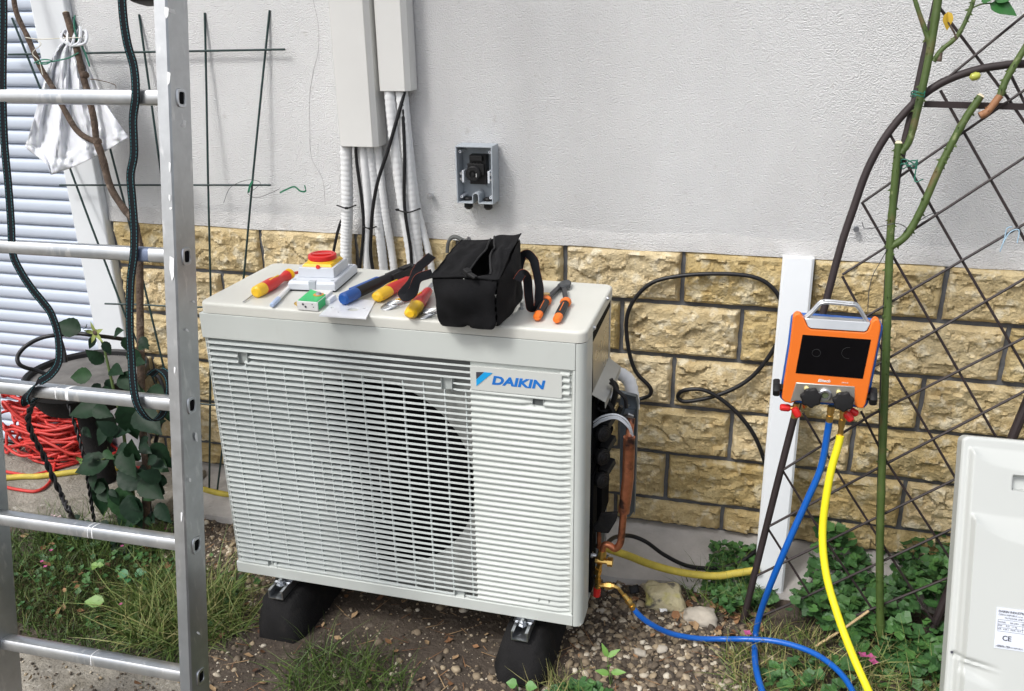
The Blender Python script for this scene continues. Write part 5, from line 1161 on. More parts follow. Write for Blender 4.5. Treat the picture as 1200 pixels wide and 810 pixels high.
def redrun(l, nm='loose_run'):
    mb = MB(); Pq = []
    for q in l:
        p = pt(q[0], q[1], z=q[2]); Pq.append(p)
    mb.tube(Pq, .0052, 7, smooth=6); mb.build('cord_run', m_redcord, redc, sharp=80)
redrun([(50, 500, -.09), (58, 520, -.088), (66, 540, -.088), (52, 556, -.088), (25, 556, -.088), (-10, 549, -.088)])
redrun([(66, 535, -.085), (60, 562, -.088), (45, 575, -.088), (22, 574, -.088), (-15, 566, -.088)])
redrun([(70, 505, -.05), (80, 520, -.09), (92, 535, -.088), (110, 540, -.088), (140, 545, -.088), (165, 548, -.088), (200, 544, -.088)])
redrun([(95, 500, -.06), (104, 515, -.08), (108, 530, -.088), (96, 540, -.088), (70, 548, -.088), (46, 555, -.088), (22, 560, -.088)])
redrun([(24, 443, .1), (30, 436, .12), (40, 434, .12), (50, 446, .08), (60, 470, .0)])

# fan of green coated wire by the unit's left end
FO, FN = Vector((0, .575, .5)), Vector((0, 1, -.10)).normalized()
def Fp(px, py, off=0): return onplane(px, py, FO - FN * off, FN)
fan = thing('wire_fan_trellis', 'dark green wire fan trellis standing between the ladder and the unit', 'trellis', tuple(Fp(245, 605)))
for l in ([(14, 21), (47, 103), (83, 200), (106, 262), (147, 370), (200, 490), (236, 585)], [(86, 20), (110, 100), (130, 178), (147, 243), (163, 310), (199, 460), (238, 590)], [(163, 17), (176, 110), (190, 213), (205, 330), (222, 450), (241, 600)], [(240, 15), (242, 110), (244, 220), (247, 345), (246, 500), (245, 608)], [(316, 12), (306, 110), (297, 200), (286, 322), (270, 450), (256, 563), (250, 614)]):
    mb = MB(); mb.tube([Fp(a_, b_, .0) for a_, b_ in l], .0032, 6); mb.build('upright_wire', m_gwire, fan)
for l in ([(10, 64), (120, 62), (230, 60), (334, 58)], [(70, 217), (200, 217), (317, 217)], [(123, 356), (160, 357), (200, 359), (300, 362)], [(205, 470), (262, 476)], [(232, 612), (266, 618)]):
    mb = MB(); mb.tube([Fp(a_, b_, .006) for a_, b_ in l], .0032, 6); mb.build('cross_wire', m_gwire, fan)
wire([Fp(262, 238, .01), Fp(270, 220, .01), Fp(290, 211, .01), Fp(305, 214, .012), Fp(298, 222, .012), Fp(290, 226, .012), Fp(300, 232, .01), Fp(318, 226, .01), Fp(328, 221, .01)], .0007, m_thin, 'thin dark wire curl on the green wire fan above the unit')
mb = MB(); mb.ribbon([Fp(328, 226, .01), Fp(336, 222, .012), Fp(345, 219, .012), Fp(352, 224, .012), Fp(358, 224, .01), Fp(357, 217, .01)], .0045, .001, (0, 0, 1)); mb.ribbon([Fp(291, 226, .01), Fp(293, 218, .012), Fp(296, 212, .012)], .006, .001, (1, 0, 0)); tag(mb.build('green_tie', mat('green_tie', (.01, .16, .08), .5)), 'scrap of green plant tie hanging beside the wire fan', 'tie')

# bare branches and rose plant
FO2 = Vector((0, .24, GZ)); FN2 = Vector((0, 1, -.21)).normalized()
def Bp(px, py, off=0): return onplane(px, py, FO2 - FN2 * off, FN2)
rp = thing('rose_bush', 'rose bush with bare brown branches above and dark glossy leaves by the ladder', 'rose', tuple(Bp(168, 640)))
def branch(l, r0, r1, off=.0, matl=None, name='branch', cut=False):
    pts_ = [Bp(a_, b_, off) for a_, b_ in l]; Q = smooth_path(pts_, 8); R_ = [(r0 + (r1 - r0) * i / (len(Q) - 1)) * (1 + .12 * noise.noise(Vector((i * .4, r0 * 999, 0)))) for i in range(len(Q))]
    mb = MB(); mb.tube(Q, R_, 9); o = mb.build(name, matl or m_bark, rp, sharp=60)
    if cut: mb = MB(); t = (Q[-1] - Q[-2]).normalized(); mb.lathe(Q[-1], t, [(0, r1 * .95), (.002, r1 * .7)], 10); mb.build('cut_end', m_cut, rp)
    return o
branch([(14, -40), (18, 10), (33, 45), (48, 80), (62, 103), (76, 130), (92, 155), (113, 167)], .007, .0085)
branch([(113, 168), (110, 140), (103, 110), (97, 88), (90, 58), (77, 15)], .009, .0095, cut=True)
branch([(90, 58), (82, 50), (72, 38)], .0035, .0028)
branch([(106, 93), (115, 94), (128, 97), (135, 100), (136, 104)], .0013, .001)
branch([(113, 165), (120, 185), (130, 220), (146, 246), (158, 262), (164, 290)], .0105, .010)
branch([(164, 285), (164, 340), (165, 420), (167, 500), (172, 560), (168, 645)], .0098, .0125)
for (a_, b_) in ((99, 88), (114, 166)): mb = MB(); c = Bp(a_, b_); mb.lathe(c - Vector((0, 0, .010)), (0, 0, 1), [(0, .006), (.006, .0125), (.014, .012), (.020, .007)], 9); mb.build('knot', m_bark, rp)
stem2 = [(124, 400), (126, 425), (134, 460), (142, 490), (150, 540), (156, 580), (160, 640)]
branch([(113, 394), (120, 402), (126, 425), (134, 460), (142, 490), (148, 530), (156, 580), (160, 640)], .0026, .0065, .03, m_stem, 'green_stem')
branch([(134, 460), (150, 470), (170, 490), (185, 510)], .003, .002, .03, m_stem, 'green_stem')
branch([(148, 530), (130, 535), (115, 540)], .003, .002, .04, m_stem, 'green_stem')
branch([(156, 600), (150, 640), (146, 660)], .004, .003, .05, m_stem, 'green_stem')
random.seed(5)
LV = [(95, 388, -.95, .30, 34, 0), (100, 384, .3, .2, 14, 1), (134, 392, .8, .5, 20, 0), (122, 400, .45, -.9, 18, 1), (146, 395, .3, -.9, 22, 0), (150, 410, .7, -.6, 26, 0), (108, 440, -1, -.05, 30, 2), (122, 425, -.5, .55, 26, 0), (130, 432, .6, .1, 30, 0), (118, 450, -.4, -.5, 22, 0),
      (133, 445, -.4, -.7, 30, 1), (140, 440, .8, -.2, 36, 0), (158, 425, .9, .3, 22, 0), (162, 405, .9, .2, 18, 0), (165, 395, .8, -.8, 18, 1), (120, 476, -1, -.15, 44, 0), (126, 480, -.1, -1, 48, 1), (146, 470, .2, -1, 52, 0), (160, 480, .9, -.35, 48, 1), (120, 465, .7, .4, 34, 0), (150, 455, .95, .1, 34, 2),
      (128, 540, -1, -.2, 46, 0), (142, 528, .6, -.5, 40, 0), (138, 552, .95, -.3, 48, 1), (122, 560, -.2, -1, 56, 0), (150, 580, .5, -.9, 44, 1), (165, 560, .9, -.3, 44, 0), (178, 520, .7, -.7, 38, 0), (180, 540, .9, -.1, 30, 2), (140, 570, .3, -.95, 50, 2), (112, 395, -.6, -.9, 18, 0), (170, 500, .8, .4, 34, 0), (184, 590, .7, -.6, 30, 1), (135, 505, .8, .3, 32, 1), (158, 540, .2, .9, 34, 0),
      (192, 470, .3, -.9, 30, 1), (175, 455, .9, -.2, 34, 0), (186, 580, .2, .8, 34, 0), (168, 600, -.6, -.4, 30, 0)]
for k in range(46):
    LV.append((random.uniform(92, 198), random.uniform(470, 640), random.uniform(-1, 1), random.uniform(-1, .5), random.choice((14, 18, 22, 28)), random.randrange(3)))
m_rose2 = mat('rose_leaf_deep', (.007, .022, .011), .45, spec=.18, var=.3, vs=25, bump=.3, bs=60); m_rose3 = mat('rose_leaf_mid', (.018, .050, .018), .5, spec=.16, var=.35, vs=25, bump=.3, bs=60)
for (a_, b_, dx, dz, l, mk) in LV:
    p = Bp(a_, b_, .03 + random.uniform(-.02, .05)); ln = l / 420.; mb = MB()
    leafblade(mb, p, (dx, random.uniform(-.5, -.1), dz), (random.uniform(-.3, .3), -.75, .65 + random.uniform(-.2, .2)), ln, ln * random.uniform(.54, .66), .22, .18, 12); o = mb.build('leaf', (m_rose, m_rose2, m_rose3)[mk], rp, sharp=80)
    mb = MB(); mb.tube([p, p - Vector((dx, 0, dz)) * .012], .0009, 5); 
mb = MB(); c = Bp(112, 390, .05)
for k in range(5):
    an = R(90 + 72 * k + 8); leafblade(mb, c, (math.cos(an), -.25, math.sin(an)), (0, -1, .1), .036, .011, .1, .1, 5)
mb.build('yellow_sepals', mat('sepal_yellow_green', (.30, .36, .10), .5, trans=.1), rp)
mb = MB(); mb.lathe(c + Vector((0, .004, 0)), (0, -1, 0), [(0, .009), (.006, .0085), (.010, .004)], 12); mb.build('hip_centre', m_bark, rp)

# white plastic bag tied to the branches
bg_ = thing('plastic_bag', 'white crumpled plastic bag tied round the bare branches behind the ladder', 'bag', tuple(Bp(85, 50, -.02)))
def gath(u, v):
    """u 0..1 round the skirt, v 0..1 from the knot down"""
    L0 = [(80, 42), (64, 60), (52, 95), (42, 130), (32, 165), (29, 172)]; R0_ = [(88, 40), (98, 62), (112, 95), (126, 125), (143, 150), (151, 161)]
    f = v * 5; i = min(int(f), 4); f -= i
    l = Vector((L0[i][0] * (1 - f) + L0[i + 1][0] * f, L0[i][1] * (1 - f) + L0[i + 1][1] * f)); r_ = Vector((R0_[i][0] * (1 - f) + R0_[i + 1][0] * f, R0_[i][1] * (1 - f) + R0_[i + 1][1] * f))
    q = l * (1 - u) + r_ * u; hem = [(0, 0), (.22, 24), (.25, 36), (.5, 28), (.75, 16), (1, 0)]
    for a_, b_ in zip(hem, hem[1:]):
        if a_[0] <= u <= b_[0]: k = (u - a_[0]) / (b_[0] - a_[0]); q.y += (a_[1] * (1 - k) + b_[1] * k) * v ** 2; break
    fold = math.sin(u * 19 + 3 * v) * .010 * (.35 + v) + noise.noise(Vector((u * 7, v * 2.5, 3))) * .018 + noise.noise(Vector((u * 17, v * 9, 8))) * .009 + noise.noise(Vector((u * 40, v * 26, 8))) * .0035
    return Bp(q.x, q.y, -.03 + fold + .02 * v)
mb = MB(); nu_, nv_ = 60, 44
mb.add([gath(i / nu_, j / nv_) for j in range(nv_ + 1) for i in range(nu_ + 1)], [(j * (nu_ + 1) + i, j * (nu_ + 1) + i + 1, (j + 1) * (nu_ + 1) + i + 1, (j + 1) * (nu_ + 1) + i) for j in range(nv_) for i in range(nu_)])
o = mb.build('bag_skirt', m_bag, bg_, sharp=55); s_m = o.modifiers.new('Solid', 'SOLIDIFY'); s_m.thickness = .0012
mb = MB(); 
for k in range(5): mb.tube([Bp(82 + k * 2, 50, -.02), Bp(76 + k * 6, 36 - (k % 2) * 4, -.01), Bp(72 + k * 7, 46 + k, .012), Bp(84, 54, .01)], .0042, 6, smooth=5)
mb.build('bag_knot', m_bag, bg_)
wire([Bp(30, 44, .012), Bp(45, 46, .016), Bp(70, 45, .012), Bp(95, 44, .014)], .0014, mat('pale_twine', (.6, .58, .5), .9), 'pale twine strung from branch to bag knot')
wire([Bp(41, 46, .012), Bp(48, 52, .014), Bp(38, 62, .012), Bp(46, 72, .012), Bp(50, 88, .012)], .0012, mat('pale_twine', (.6, .58, .5), .9), 'pale twine dangling from the left bare branch')
wire([Bp(40, 74, .012), Bp(50, 70, .014), Bp(60, 71, .014), Bp(54, 75, .012), Bp(44, 74, .01), Bp(62, 72, .01), Bp(80, 68, .01), Bp(92, 62, .01)], .002, m_gtie, 'green garden tie twisted on the left bare branch')
wire([Bp(88, 18, .0), Bp(87, 28, .002), Bp(90, 45, .002), Bp(99, 60, .0), Bp(105, 78, .0)], .0025, m_gtie, 'green garden tie at the top of the cut branch')

# ================================================================== GROUND DETAIL
def rot_mats(n, smin, smax, flat=1.0, tilt=.6):
    a = np.random.rand(n) * 6.283; b = (np.random.rand(n) - .5) * 2 * tilt; c = (np.random.rand(n) - .5) * 2 * tilt
    ca, sa, cb, sb, cc, sc_ = np.cos(a), np.sin(a), np.cos(b), np.sin(b), np.cos(c), np.sin(c); Z = np.zeros(n); O = np.ones(n)
    Ra = np.stack([ca, -sa, Z, sa, ca, Z, Z, Z, O], 1).reshape(n, 3, 3); Rb = np.stack([O, Z, Z, Z, cb, -sb, Z, sb, cb], 1).reshape(n, 3, 3); Rc = np.stack([cc, Z, sc_, Z, O, Z, -sc_, Z, cc], 1).reshape(n, 3, 3)
    s = smin + (smax - smin) * np.random.rand(n) ** 2.2
    S_ = np.zeros((n, 3, 3)); S_[:, 0, 0] = s; S_[:, 1, 1] = s * (.6 + .4 * np.random.rand(n)); S_[:, 2, 2] = s * flat * (.5 + .4 * np.random.rand(n))
    return Ra @ Rb @ Rc @ S_
bm = bmesh.new(); bmesh.ops.create_icosphere(bm, subdivisions=2, radius=1)
icos = []
for sd0 in range(3):
    V0 = np.array([v.co[:] for v in bm.verts]); nz_ = np.array([1 + .38 * noise.noise(Vector(v) * 1.3 + Vector((sd0 * 7, 0, 0))) for v in V0]); icos.append(V0 * nz_[:, None])
F0 = np.array([[v.index for v in f.verts] for f in bm.faces]); bm.free()
bm = bmesh.new(); bmesh.ops.create_icosphere(bm, subdivisions=1, radius=1); V1 = np.array([v.co[:] for v in bm.verts]); F1 = np.array([[v.index for v in f.verts] for f in bm.faces]); bm.free()
def inpoly(x, y, poly):
    c = False; n = len(poly)
    for i in range(n):
        x1, y1 = poly[i]; x2, y2 = poly[(i + 1) % n]
        if (y1 > y) != (y2 > y) and x < (x2 - x1) * (y - y1) / (y2 - y1) + x1: c = not c
    return c
def sample(n, poly, dens=None):
    xs_ = [p[0] for p in poly]; ys_ = [p[1] for p in poly]; out = []
    while len(out) < n:
        x, y = random.uniform(min(xs_), max(xs_)), random.uniform(min(ys_), max(ys_))
        if inpoly(x, y, poly) and (dens is None or random.random() < dens(x, y)): out.append((x, y))
    return out
gravel_poly = [(-.52, .62), (-.42, .30), (-.36, .10), (-.14, .0), (-.02, -.20), (.10, -.42), (1.55, -.42), (1.5, .10), (1.28, .22), (1.24, .42), (.9, .42), (.2, .42)]
def dens(x, y):
    d = .30 + .9 * noise.noise(Vector((x * 3, y * 3, 7)))
    if x > .85: d += .55
    if x < .12: d += .35
    if .15 < x < .7 and -.02 < y < .35: d -= .2
    return max(.05, d)
random.seed(3)
def gravel(n, s0, s1, V_, F_, name, dn=dens, poly=gravel_poly, label='small brown and cream gravel stones scattered over the soil', z=.0):
    P_ = sample(n, poly, dn); mats_ = rot_mats(n, s0, s1, .8); sz = np.linalg.det(mats_) ** (1 / 3)
    loc = np.array([(x, y, gh(x, y)) for x, y in P_]); loc[:, 2] += sz * .15 + z
    o = link_mesh(name, scatter(name, V_, F_, loc, mats_, m_pebble)); tag(o, label, 'gravel', kind='stuff'); return o
gravel(1700, .005, .014, icos[0], F0, 'gravel'); gravel(900, .005, .0125, icos[1], F0, 'gravel', label='pale rounded pebbles between the unit feet')
gravel(16000, .0014, .005, V1, F1, 'grit', lambda x, y: max(.15, dens(x, y)), label='fine grit and crumbs covering the bare soil')
gravel(1500, .0045, .0125, icos[2], F0, 'gravel', lambda x, y: 1, [(.86, .30), (.90, .02), (1.0, -.12), (1.3, .02), (1.22, .2), (1.1, .34)], 'cream gravel spread right of the unit under the blue hose')
# larger individual stones
def rock(c, r, label, matl, seed, flat=.6, sub=4, name='rock'):
    bm = bmesh.new(); bmesh.ops.create_icosphere(bm, subdivisions=sub, radius=1)
    mb = MB(); vs = []
    for v in bm.verts:
        p = v.co; q = 1 + .35 * noise.noise(p * 1.1 + Vector((seed, 0, 0))) + .10 * noise.noise(p * 4 + Vector((seed, 3, 0))) + .05 * noise.noise(p * 12 + Vector((seed, 3, 0)))
        m_ = max(abs(p.x), abs(p.y), abs(p.z)); q *= (1 / m_) ** .35
        vs.append(Vector(c) + Vector((p.x * r[0] * q, p.y * r[1] * q, p.z * r[2] * q)))
    mb.add(vs, [tuple(v.index for v in f.verts) for f in bm.faces]); bm.free(); return tag(mb.build(name, matl, sharp=180), label, 'stone')
m_lich = mat('lichen_rock', (.42, .37, .22), .95, vs=14, col2=(.60, .54, .36), bump=1, bs=120, dist=.004); add_spots(m_lich, (.13, .12, .10), 30, .56, .66); add_spots(m_lich, (.50, .46, .16), 18, .58, .7, seed=4)
m_pale = mat('pale_rock', (.42, .38, .32), .95, bump=.8, bs=100, var=.25, vs=15)
c = pt(779, 697, z=GZ + .03); rock((c.x, c.y, GZ + .022), (.052, .040, .036), 'yellow lichen covered rock beside the footing and the yellow hose', m_lich, 3)
c = pt(819, 722, z=GZ + .01); rock((c.x, c.y, GZ + .008), (.042, .03, .022), 'flat pale stone lying right of the lichen covered rock', m_pale, 8)
for i, (a_, b_, r_, lb) in enumerate([(738, 679, .013, 'grey pebble lying just behind the brass elbow'), (750, 768, .015, 'tan pebble under the arc of the blue hose'), (704, 718, .012, 'olive brown pebble at the foot of the red valve cap'), (776, 763, .013, 'pale cream pebble among the gravel at the right foot')]):
    c = pt(a_, b_, z=GZ); rock((c.x, c.y, GZ + r_ * .4), (r_, r_ * .75, r_ * .6), lb, m_pale, 20 + i, sub=3)
# scraps
for (a_, b_, s_, z_, lb, mt) in [(680, 708, .012, .004, 'small white paper scrap at the foot of the red valve cap', m_wht), (777, 717, .013, .004, 'small white paper scrap in front of the lichen covered rock', m_wht), (805, 627, .012, .02, 'small white paper scrap on the pale footing below the stones', m_wht), (743, 694, .018, .012, 'small black plastic square lying between brass elbow and rock', m_black)]:
    c = pt(a_, b_, z=GZ + z_); mb = MB(); u = Vector((.9, .4, .1)).normalized(); v = Vector((-.35, .7, .55)).normalized(); c.z += .008
    n3 = u.cross(v); vs = []
    for j in range(4):
        for i in range(4): vs.append(c + u * (i / 3 - .5) * s_ * 1.5 + v * (j / 3 - .5) * s_ * 1.2 + n3 * .002 * math.sin(i * 2 + j))
    mb.add(vs, [(j * 4 + i, j * 4 + i + 1, j * 4 + i + 5, j * 4 + i + 4) for j in range(3) for i in range(3)]); o = mb.build('paper_scrap' if mt is m_wht else 'plastic_square', mt); o.modifiers.new('s', 'SOLIDIFY').thickness = .001 if mt is m_wht else .005
    tag(o, lb, 'scrap')
# grass: curved blades
def blade_template(bend, n=4):
    V_ = []; 
    for i in range(n + 1):
        t = i / n; w_ = .5 * (1 - t ** 1.5) + .03; V_ += [(-w_, bend * t * t, t * (1 - .25 * bend * t)), (w_, bend * t * t, t * (1 - .25 * bend * t))]
    return np.array(V_), np.array([(2 * i, 2 * i + 1, 2 * i + 3, 2 * i + 2) for i in range(n)])
def grass(n, poly, h0, h1, wd, bend, label, dn=None, matl=m_grass, name='grass', tilt=.5, tone=None):
    P_ = sample(n, poly, dn); T_, F_ = blade_template(bend); h = h0 + (h1 - h0) * np.random.rand(n) ** 1.3
    M_ = rot_mats(n, 1, 1, 1, tilt); nrm = np.linalg.norm(M_, axis=1, keepdims=True); M_ = M_ / nrm
    D_ = np.zeros((n, 3, 3)); D_[:, 0, 0] = wd * (.6 + .7 * np.random.rand(n)); D_[:, 1, 1] = h; D_[:, 2, 2] = h
    loc = np.array([(x, y, gh(x, y) - .003) for x, y in P_])
    r_ = np.random.rand(n) if tone is None else np.clip(tone + (np.random.rand(n) - .5) * .5, 0, 1)
    o = link_mesh(name, scatter(name, T_, F_, loc, M_ @ D_, matl, r_)); return tag(o, label, 'grass', kind='stuff')
def blob(cx, cy, rx, ry, n=14): return [(cx + rx * math.cos(2 * math.pi * i / n) * random.uniform(.85, 1.15), cy + ry * math.sin(2 * math.pi * i / n) * random.uniform(.85, 1.15)) for i in range(n)]
grass(5200, [(-1.05, .18), (-.62, .22), (-.40, .27), (-.22, .10), (-.10, -.06), (-.02, -.20), (-.36, -.22), (-.60, -.18), (-.8, .0)], .015, .055, .003, .7, 'mossy green brown lawn between the slab and the front path at left', matl=m_grass, tilt=.8, tone=.3)
grass(9000, blob(-.48, .02, .30, .18), .012, .042, .0024, .6, 'low dry brown moss in the middle of the left lawn', matl=m_dry, name='dry_moss', tilt=1.1)
grass(1500, blob(-.17, -.03, .17, .14), .07, .15, .0036, 1.1, 'tuft of long light green grass behind the lower ladder rungs', tilt=.95, tone=.72)
grass(900, blob(-.62, .22, .26, .09), .06, .13, .0032, .9, 'longer green grass along the slab edge below the rope', tilt=.8, tone=.45)
grass(520, blob(.36, -.16, .15, .12), .05, .12, .003, 1.0, 'tuft of long grass in the gravel in front of the unit', tilt=1.0, tone=.5)
grass(160, blob(.86, -.06, .07, .05), .04, .09, .0024, 1.0, 'dry straw blades beside the right rubber foot', tilt=1.1, tone=.95)
grass(3600, [(1.22, .16), (1.30, .30), (1.75, .28), (2.6, .2), (2.6, -.5), (1.35, -.5), (1.20, -.1)], .03, .085, .0034, 1.1, 'long green and yellow grass at the front right below the hoses', tilt=.95, tone=.70)
grass(1500, [(1.22, .16), (1.30, .30), (1.75, .28), (1.9, .0), (1.30, -.1)], .03, .08, .003, 1.2, 'straw coloured blades mixed in the front right grass', tilt=1.1, tone=.95)
grass(400, [(1.10, .36), (1.30, .30), (1.32, .55), (1.16, .55)], .03, .10, .003, .9, 'weedy blades at the foot of the leaning white plank', tilt=.7, tone=.6)
# ground cover: round lobed leaves on short stalks
def lobed(n=10):
    V_ = [(0, 0, 0)]
    for i in range(n): a = 2 * math.pi * i / n + .3; r_ = (1 if i % 2 else .80) * (.55 if i == n - 1 else 1); V_.append((math.cos(a) * r_, math.sin(a) * r_, .16 if i % 2 else .08))
    return np.array(V_) * .5, np.array([(0, i + 1, (i + 1) % n + 1) for i in range(n)])
def cover(n, poly, s0, s1, hmax, label, name='ground_ivy', tone=None, dn=None):
    T_, F_ = lobed(); P_ = sample(n, poly, dn); M_ = rot_mats(n, s0, s1, 1, .65); h = np.array([max(.0, hmax * (.45 + .8 * noise.noise(Vector((x * 6, y * 6, 1))))) for x, y in P_]) 
    k = .25 + .75 * np.random.rand(n) ** .7
    loc = np.array([(x, y, gh(x, y) + .006) for x, y in P_]); loc[:, 2] += h * k
    nrm = np.linalg.det(np.abs(M_) + 1e-9)
    S_ = (s0 + (s1 - s0) * np.random.rand(n)); M2 = rot_mats(n, 1, 1, 1, .65); M2 = M2 / np.linalg.norm(M2, axis=1, keepdims=True) * S_[:, None, None]
    r_ = np.clip(.15 + .45 * k + (np.random.rand(n) - .5) * .4, 0, 1)
    o = link_mesh(name, scatter(name, T_, F_, loc, M2, m_leaf, r_, smooth=False)); tag(o, label, 'ground cover', kind='stuff')
    return loc
ivy = [(1.36, .30), (1.45, .60), (1.42, .66), (3.2, .66), (3.2, .15), (2.0, .02), (1.6, .20)]
lc = cover(6200, ivy, .018, .042, .15, 'thick green ground ivy growing along the wall behind the trellis')
cover(900, [(1.15, .40), (1.22, .30), (1.34, .36), (1.34, .6), (1.16, .56)], .012, .026, .09, 'smaller leafy weeds around the foot of the white plank')
cover(420, [(1.28, .12), (1.70, .30), (1.9, .1), (1.9, -.1), (1.4, -.05)], .018, .035, .06, 'scattered round leaves in the front right grass')
cover(150, blob(.92, -.08, .09, .05), .014, .030, .04, 'small bright seedlings at the right rubber foot')
cover(420, blob(-.45, .05, .42, .20), .010, .026, .045, 'clover leaves and low weeds scattered in the left lawn')
grass(2600, blob(-.55, .0, .45, .20), .02, .06, .0028, 1.2, 'matted straw and short blades over the left lawn', tilt=1.2, tone=.6)
cover(60, blob(.71, -.15, .04, .02), .018, .032, .02, 'few round leaves in front of the right rubber foot')
# stalks of the ground cover
n = 1500; idx = np.random.choice(len(lc), n); T_, F_ = blade_template(.1, 2); D_ = np.zeros((n, 3, 3)); D_[:, 0, 0] = .002; hh = np.maximum(lc[idx, 2] - GZ, .01); D_[:, 1, 1] = hh; D_[:, 2, 2] = hh
l2 = lc[idx].copy(); l2[:, 2] = GZ; M_ = rot_mats(n, 1, 1, 1, .12); M_ = M_ / np.linalg.norm(M_, axis=1, keepdims=True)
tag(link_mesh('ivy_stalks', scatter('ivy_stalks', T_, F_, l2, M_ @ D_, m_grass, np.random.rand(n) * .5)), 'thin stalks under the ground ivy', 'ground cover', kind='stuff')
# dead leaves and twigs
T_ = np.array([(0, -.5, 0), (.28, -.1, .12), (.2, .3, .05), (0, .55, .15), (-.22, .3, .02), (-.3, -.1, .14), (0, .05, -.04)]); F_ = np.array([(0, 1, 6), (1, 2, 6), (2, 3, 6), (3, 4, 6), (4, 5, 6), (5, 0, 6)])
def litter(n, poly, s0, s1, label, h=.006):
    P_ = sample(n, poly); S_ = s0 + (s1 - s0) * np.random.rand(n); M_ = rot_mats(n, 1, 1, 1, .5); M_ = M_ / np.linalg.norm(M_, axis=1, keepdims=True) * S_[:, None, None]
    loc = np.array([(x, y, gh(x, y) + h) for x, y in P_]); tag(link_mesh('dead_leaves', scatter('dead_leaves', T_, F_, loc, M_, m_litter)), label, 'dead leaves', kind='stuff')
litter(240, gravel_poly, .008, .026, 'dead brown leaves scattered on the soil around the unit'); litter(60, [(1.05, .25), (1.3, .2), (1.32, .36), (1.1, .40)], .015, .04, 'curled brown leaves near the foot of the trellis')
litter(50, [(-.9, .2), (-.3, .25), (-.15, -.1), (-.5, -.15)], .012, .03, 'a few dead leaves in the left lawn', .02)
T_, F_ = blade_template(.15, 3); n = 420; P_ = sample(n, gravel_poly); M_ = rot_mats(n, 1, 1, 1, .08); M_ = M_ / np.linalg.norm(M_, axis=1, keepdims=True)
D_ = np.zeros((n, 3, 3)); ln_ = .02 + .07 * np.random.rand(n) ** 2; D_[:, 0, 0] = .0022; D_[:, 2, 1] = ln_ * .1; D_[:, 1, 2] = ln_
loc = np.array([(x, y, gh(x, y) + .006) for x, y in P_]); tag(link_mesh('twigs', scatter('twigs', T_, F_, loc, M_ @ D_, m_litter)), 'dry straws and twigs lying on the soil', 'twigs', kind='stuff')
litter(40, [(-.6, -.5), (.0, -.5), (.04, -.26), (-.5, -.24)], .006, .02, 'dead leaf crumbs lying on the concrete path', .022)
gravel(700, .0015, .006, V1, F1, 'grit', lambda x, y: 1, [(-.7, -.6), (.05, -.6), (.05, -.25), (-.6, -.22)], 'fine grit lying on the concrete path', .018)
# single plants that stand out
def leafthing(name, spec, label, cat, matl):
    mb = MB()
    for (a_, b_, h, dx, dy, dz, ln, wd) in spec:
        p = pt(a_, b_, z=GZ + h); leafblade(mb, p, (dx, dy, dz), (0, -.6, .9), ln, wd, .15, .15)
        mb.tube([p, p + Vector((.003, .004, -h * .8 - .004))], .0009, 4)
    return tag(mb.build(name, matl, sharp=80), label, cat)
leafthing('broad_leaf', [(122, 705, .05, -1, -.25, .05, .055, .032)], 'single pale lime broad leaf lying on the left lawn', 'leaf', m_lime)
leafthing('clover', [(113, 663, .05, -.9, .1, .1, .020, .016), (113, 663, .05, .8, .3, .1, .020, .016), (113, 663, .05, .1, -.9, .1, .020, .016), (113, 663, .05, .2, .9, .1, .018, .014)], 'bright lime clover above the dry moss of the left lawn', 'clover', m_lime)
leafthing('sprig', [(96, 538, .08, -.7, .1, .2, .028, .022), (96, 538, .08, .7, .1, .3, .028, .02), (96, 538, .08, .0, -.3, -.6, .022, .02)], 'bright lime sprig in front of the black twisted cord', 'sprig', m_lime)
leafthing('sprig', [(712, 770, .07, -.4, .1, .9, .035, .012), (712, 770, .07, .6, .2, .5, .035, .012), (714, 790, .04, -.8, -.2, .3, .034, .014), (716, 788, .04, .8, -.1, .3, .036, .014), (713, 780, .05, .1, -.5, .5, .03, .014)], 'small light green weed right of the right rubber foot', 'weed', mat('weed_leaf', (.13, .26, .05), .5, trans=.1))
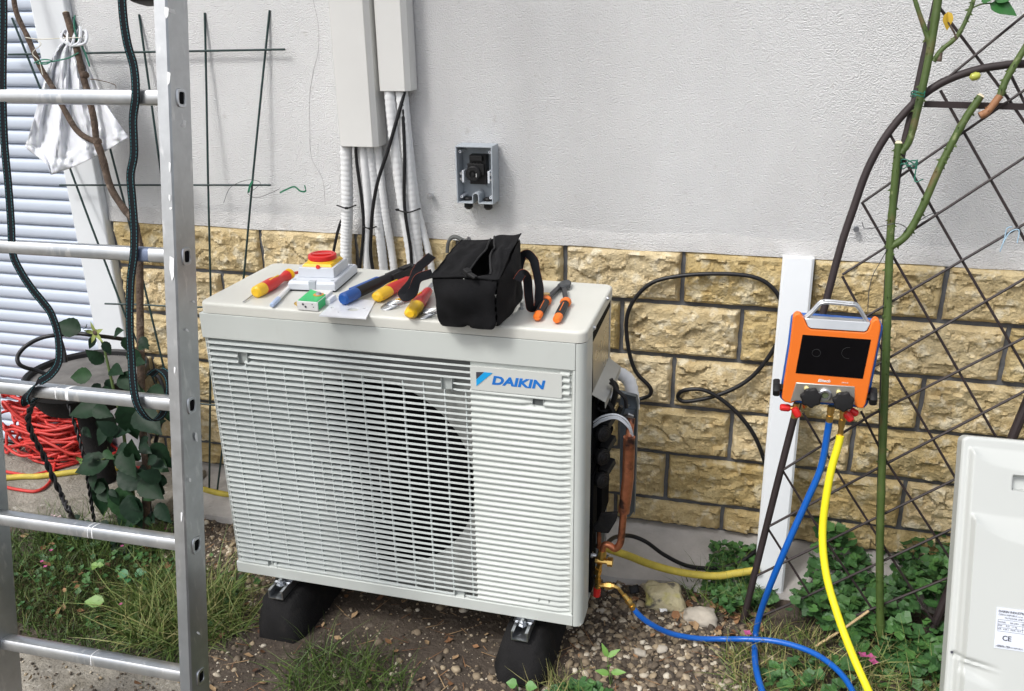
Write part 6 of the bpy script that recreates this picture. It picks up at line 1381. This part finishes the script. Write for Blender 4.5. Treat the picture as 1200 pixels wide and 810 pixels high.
leafthing('sprig', [(606, 802, .03, -.8, -.1, .1, .026, .022), (616, 803, .03, .9, -.1, .1, .028, .022)], 'pair of round green leaves at the front of the right rubber foot', 'sprig', mat('sprig_leaf', (.09, .22, .05), .5, trans=.1))
leafthing('sprig', [(150, 674, .04, -.9, .0, .1, .034, .024), (158, 672, .05, .8, .1, .2, .034, .024), (152, 678, .04, .1, -.8, .1, .024, .02)], 'dark clover leaf cluster above the light grass tuft', 'sprig', mat('dark_clover', (.03, .14, .05), .5))
mb = MB()
for (a_, b_) in ((1011, 768), (1021, 770), (1024, 776), (876, 742)):
    for k in range(4): p = pt(a_, b_, z=GZ + .05); an = k * 1.57 + a_; leafblade(mb, p, (math.cos(an), math.sin(an), .3), (0, 0, 1), .012, .009, .1, .1, 3)
tag(mb.build('pink_flowers', m_pink, sharp=80), 'tiny pink flowers in the grass beside the yellow hose', 'flowers', kind='stuff')
mb = MB()
for (a_, b_) in ((49, 658), (60, 645), (143, 640), (142, 708), (195, 620), (53, 664)):
    for k in range(4): p = pt(a_, b_, z=GZ + .045); an = k * 1.57 + a_; leafblade(mb, p, (math.cos(an), math.sin(an), .3), (0, 0, 1), .006, .005, .1, .1, 3)
tag(mb.build('pink_flowers', m_pink, sharp=80), 'tiny dark pink flowers scattered in the left lawn', 'flowers', kind='stuff')
mb = MB()
for (a_, b_, c_, d_) in ((20, 556, 30, 552), (50, 560, 58, 553), (62, 540, 70, 534), (75, 530, 84, 528), (36, 610, 44, 590), (60, 600, 72, 585)):
    p = pt(a_, b_ + 5, z=GZ + .05); 
    for k in range(6): q = p + Vector((k * .008, 0, .004 * (k % 3))); leafblade(mb, q, (random.uniform(-1, 1), -.3, random.uniform(-.5, .8)), (0, -1, .2), .009, .004, .1, .1, 2)
tag(mb.build('pale_flowers', mat('pale_pink', (.62, .45, .50), .6), sharp=80), 'faded pale pink flower sprays by the yellow hose at left', 'flowers', kind='stuff')
mb = MB(); mb.tube([pt(955, 758, z=GZ + .03), pt(990, 736, z=GZ + .06), pt(1018, 716, z=GZ + .10)], .0032, 6); tag(mb.build('straw_stalk', mat('straw', (.55, .40, .22), .8)), 'dry straw coloured stalk slanting behind the yellow hose', 'stalk')
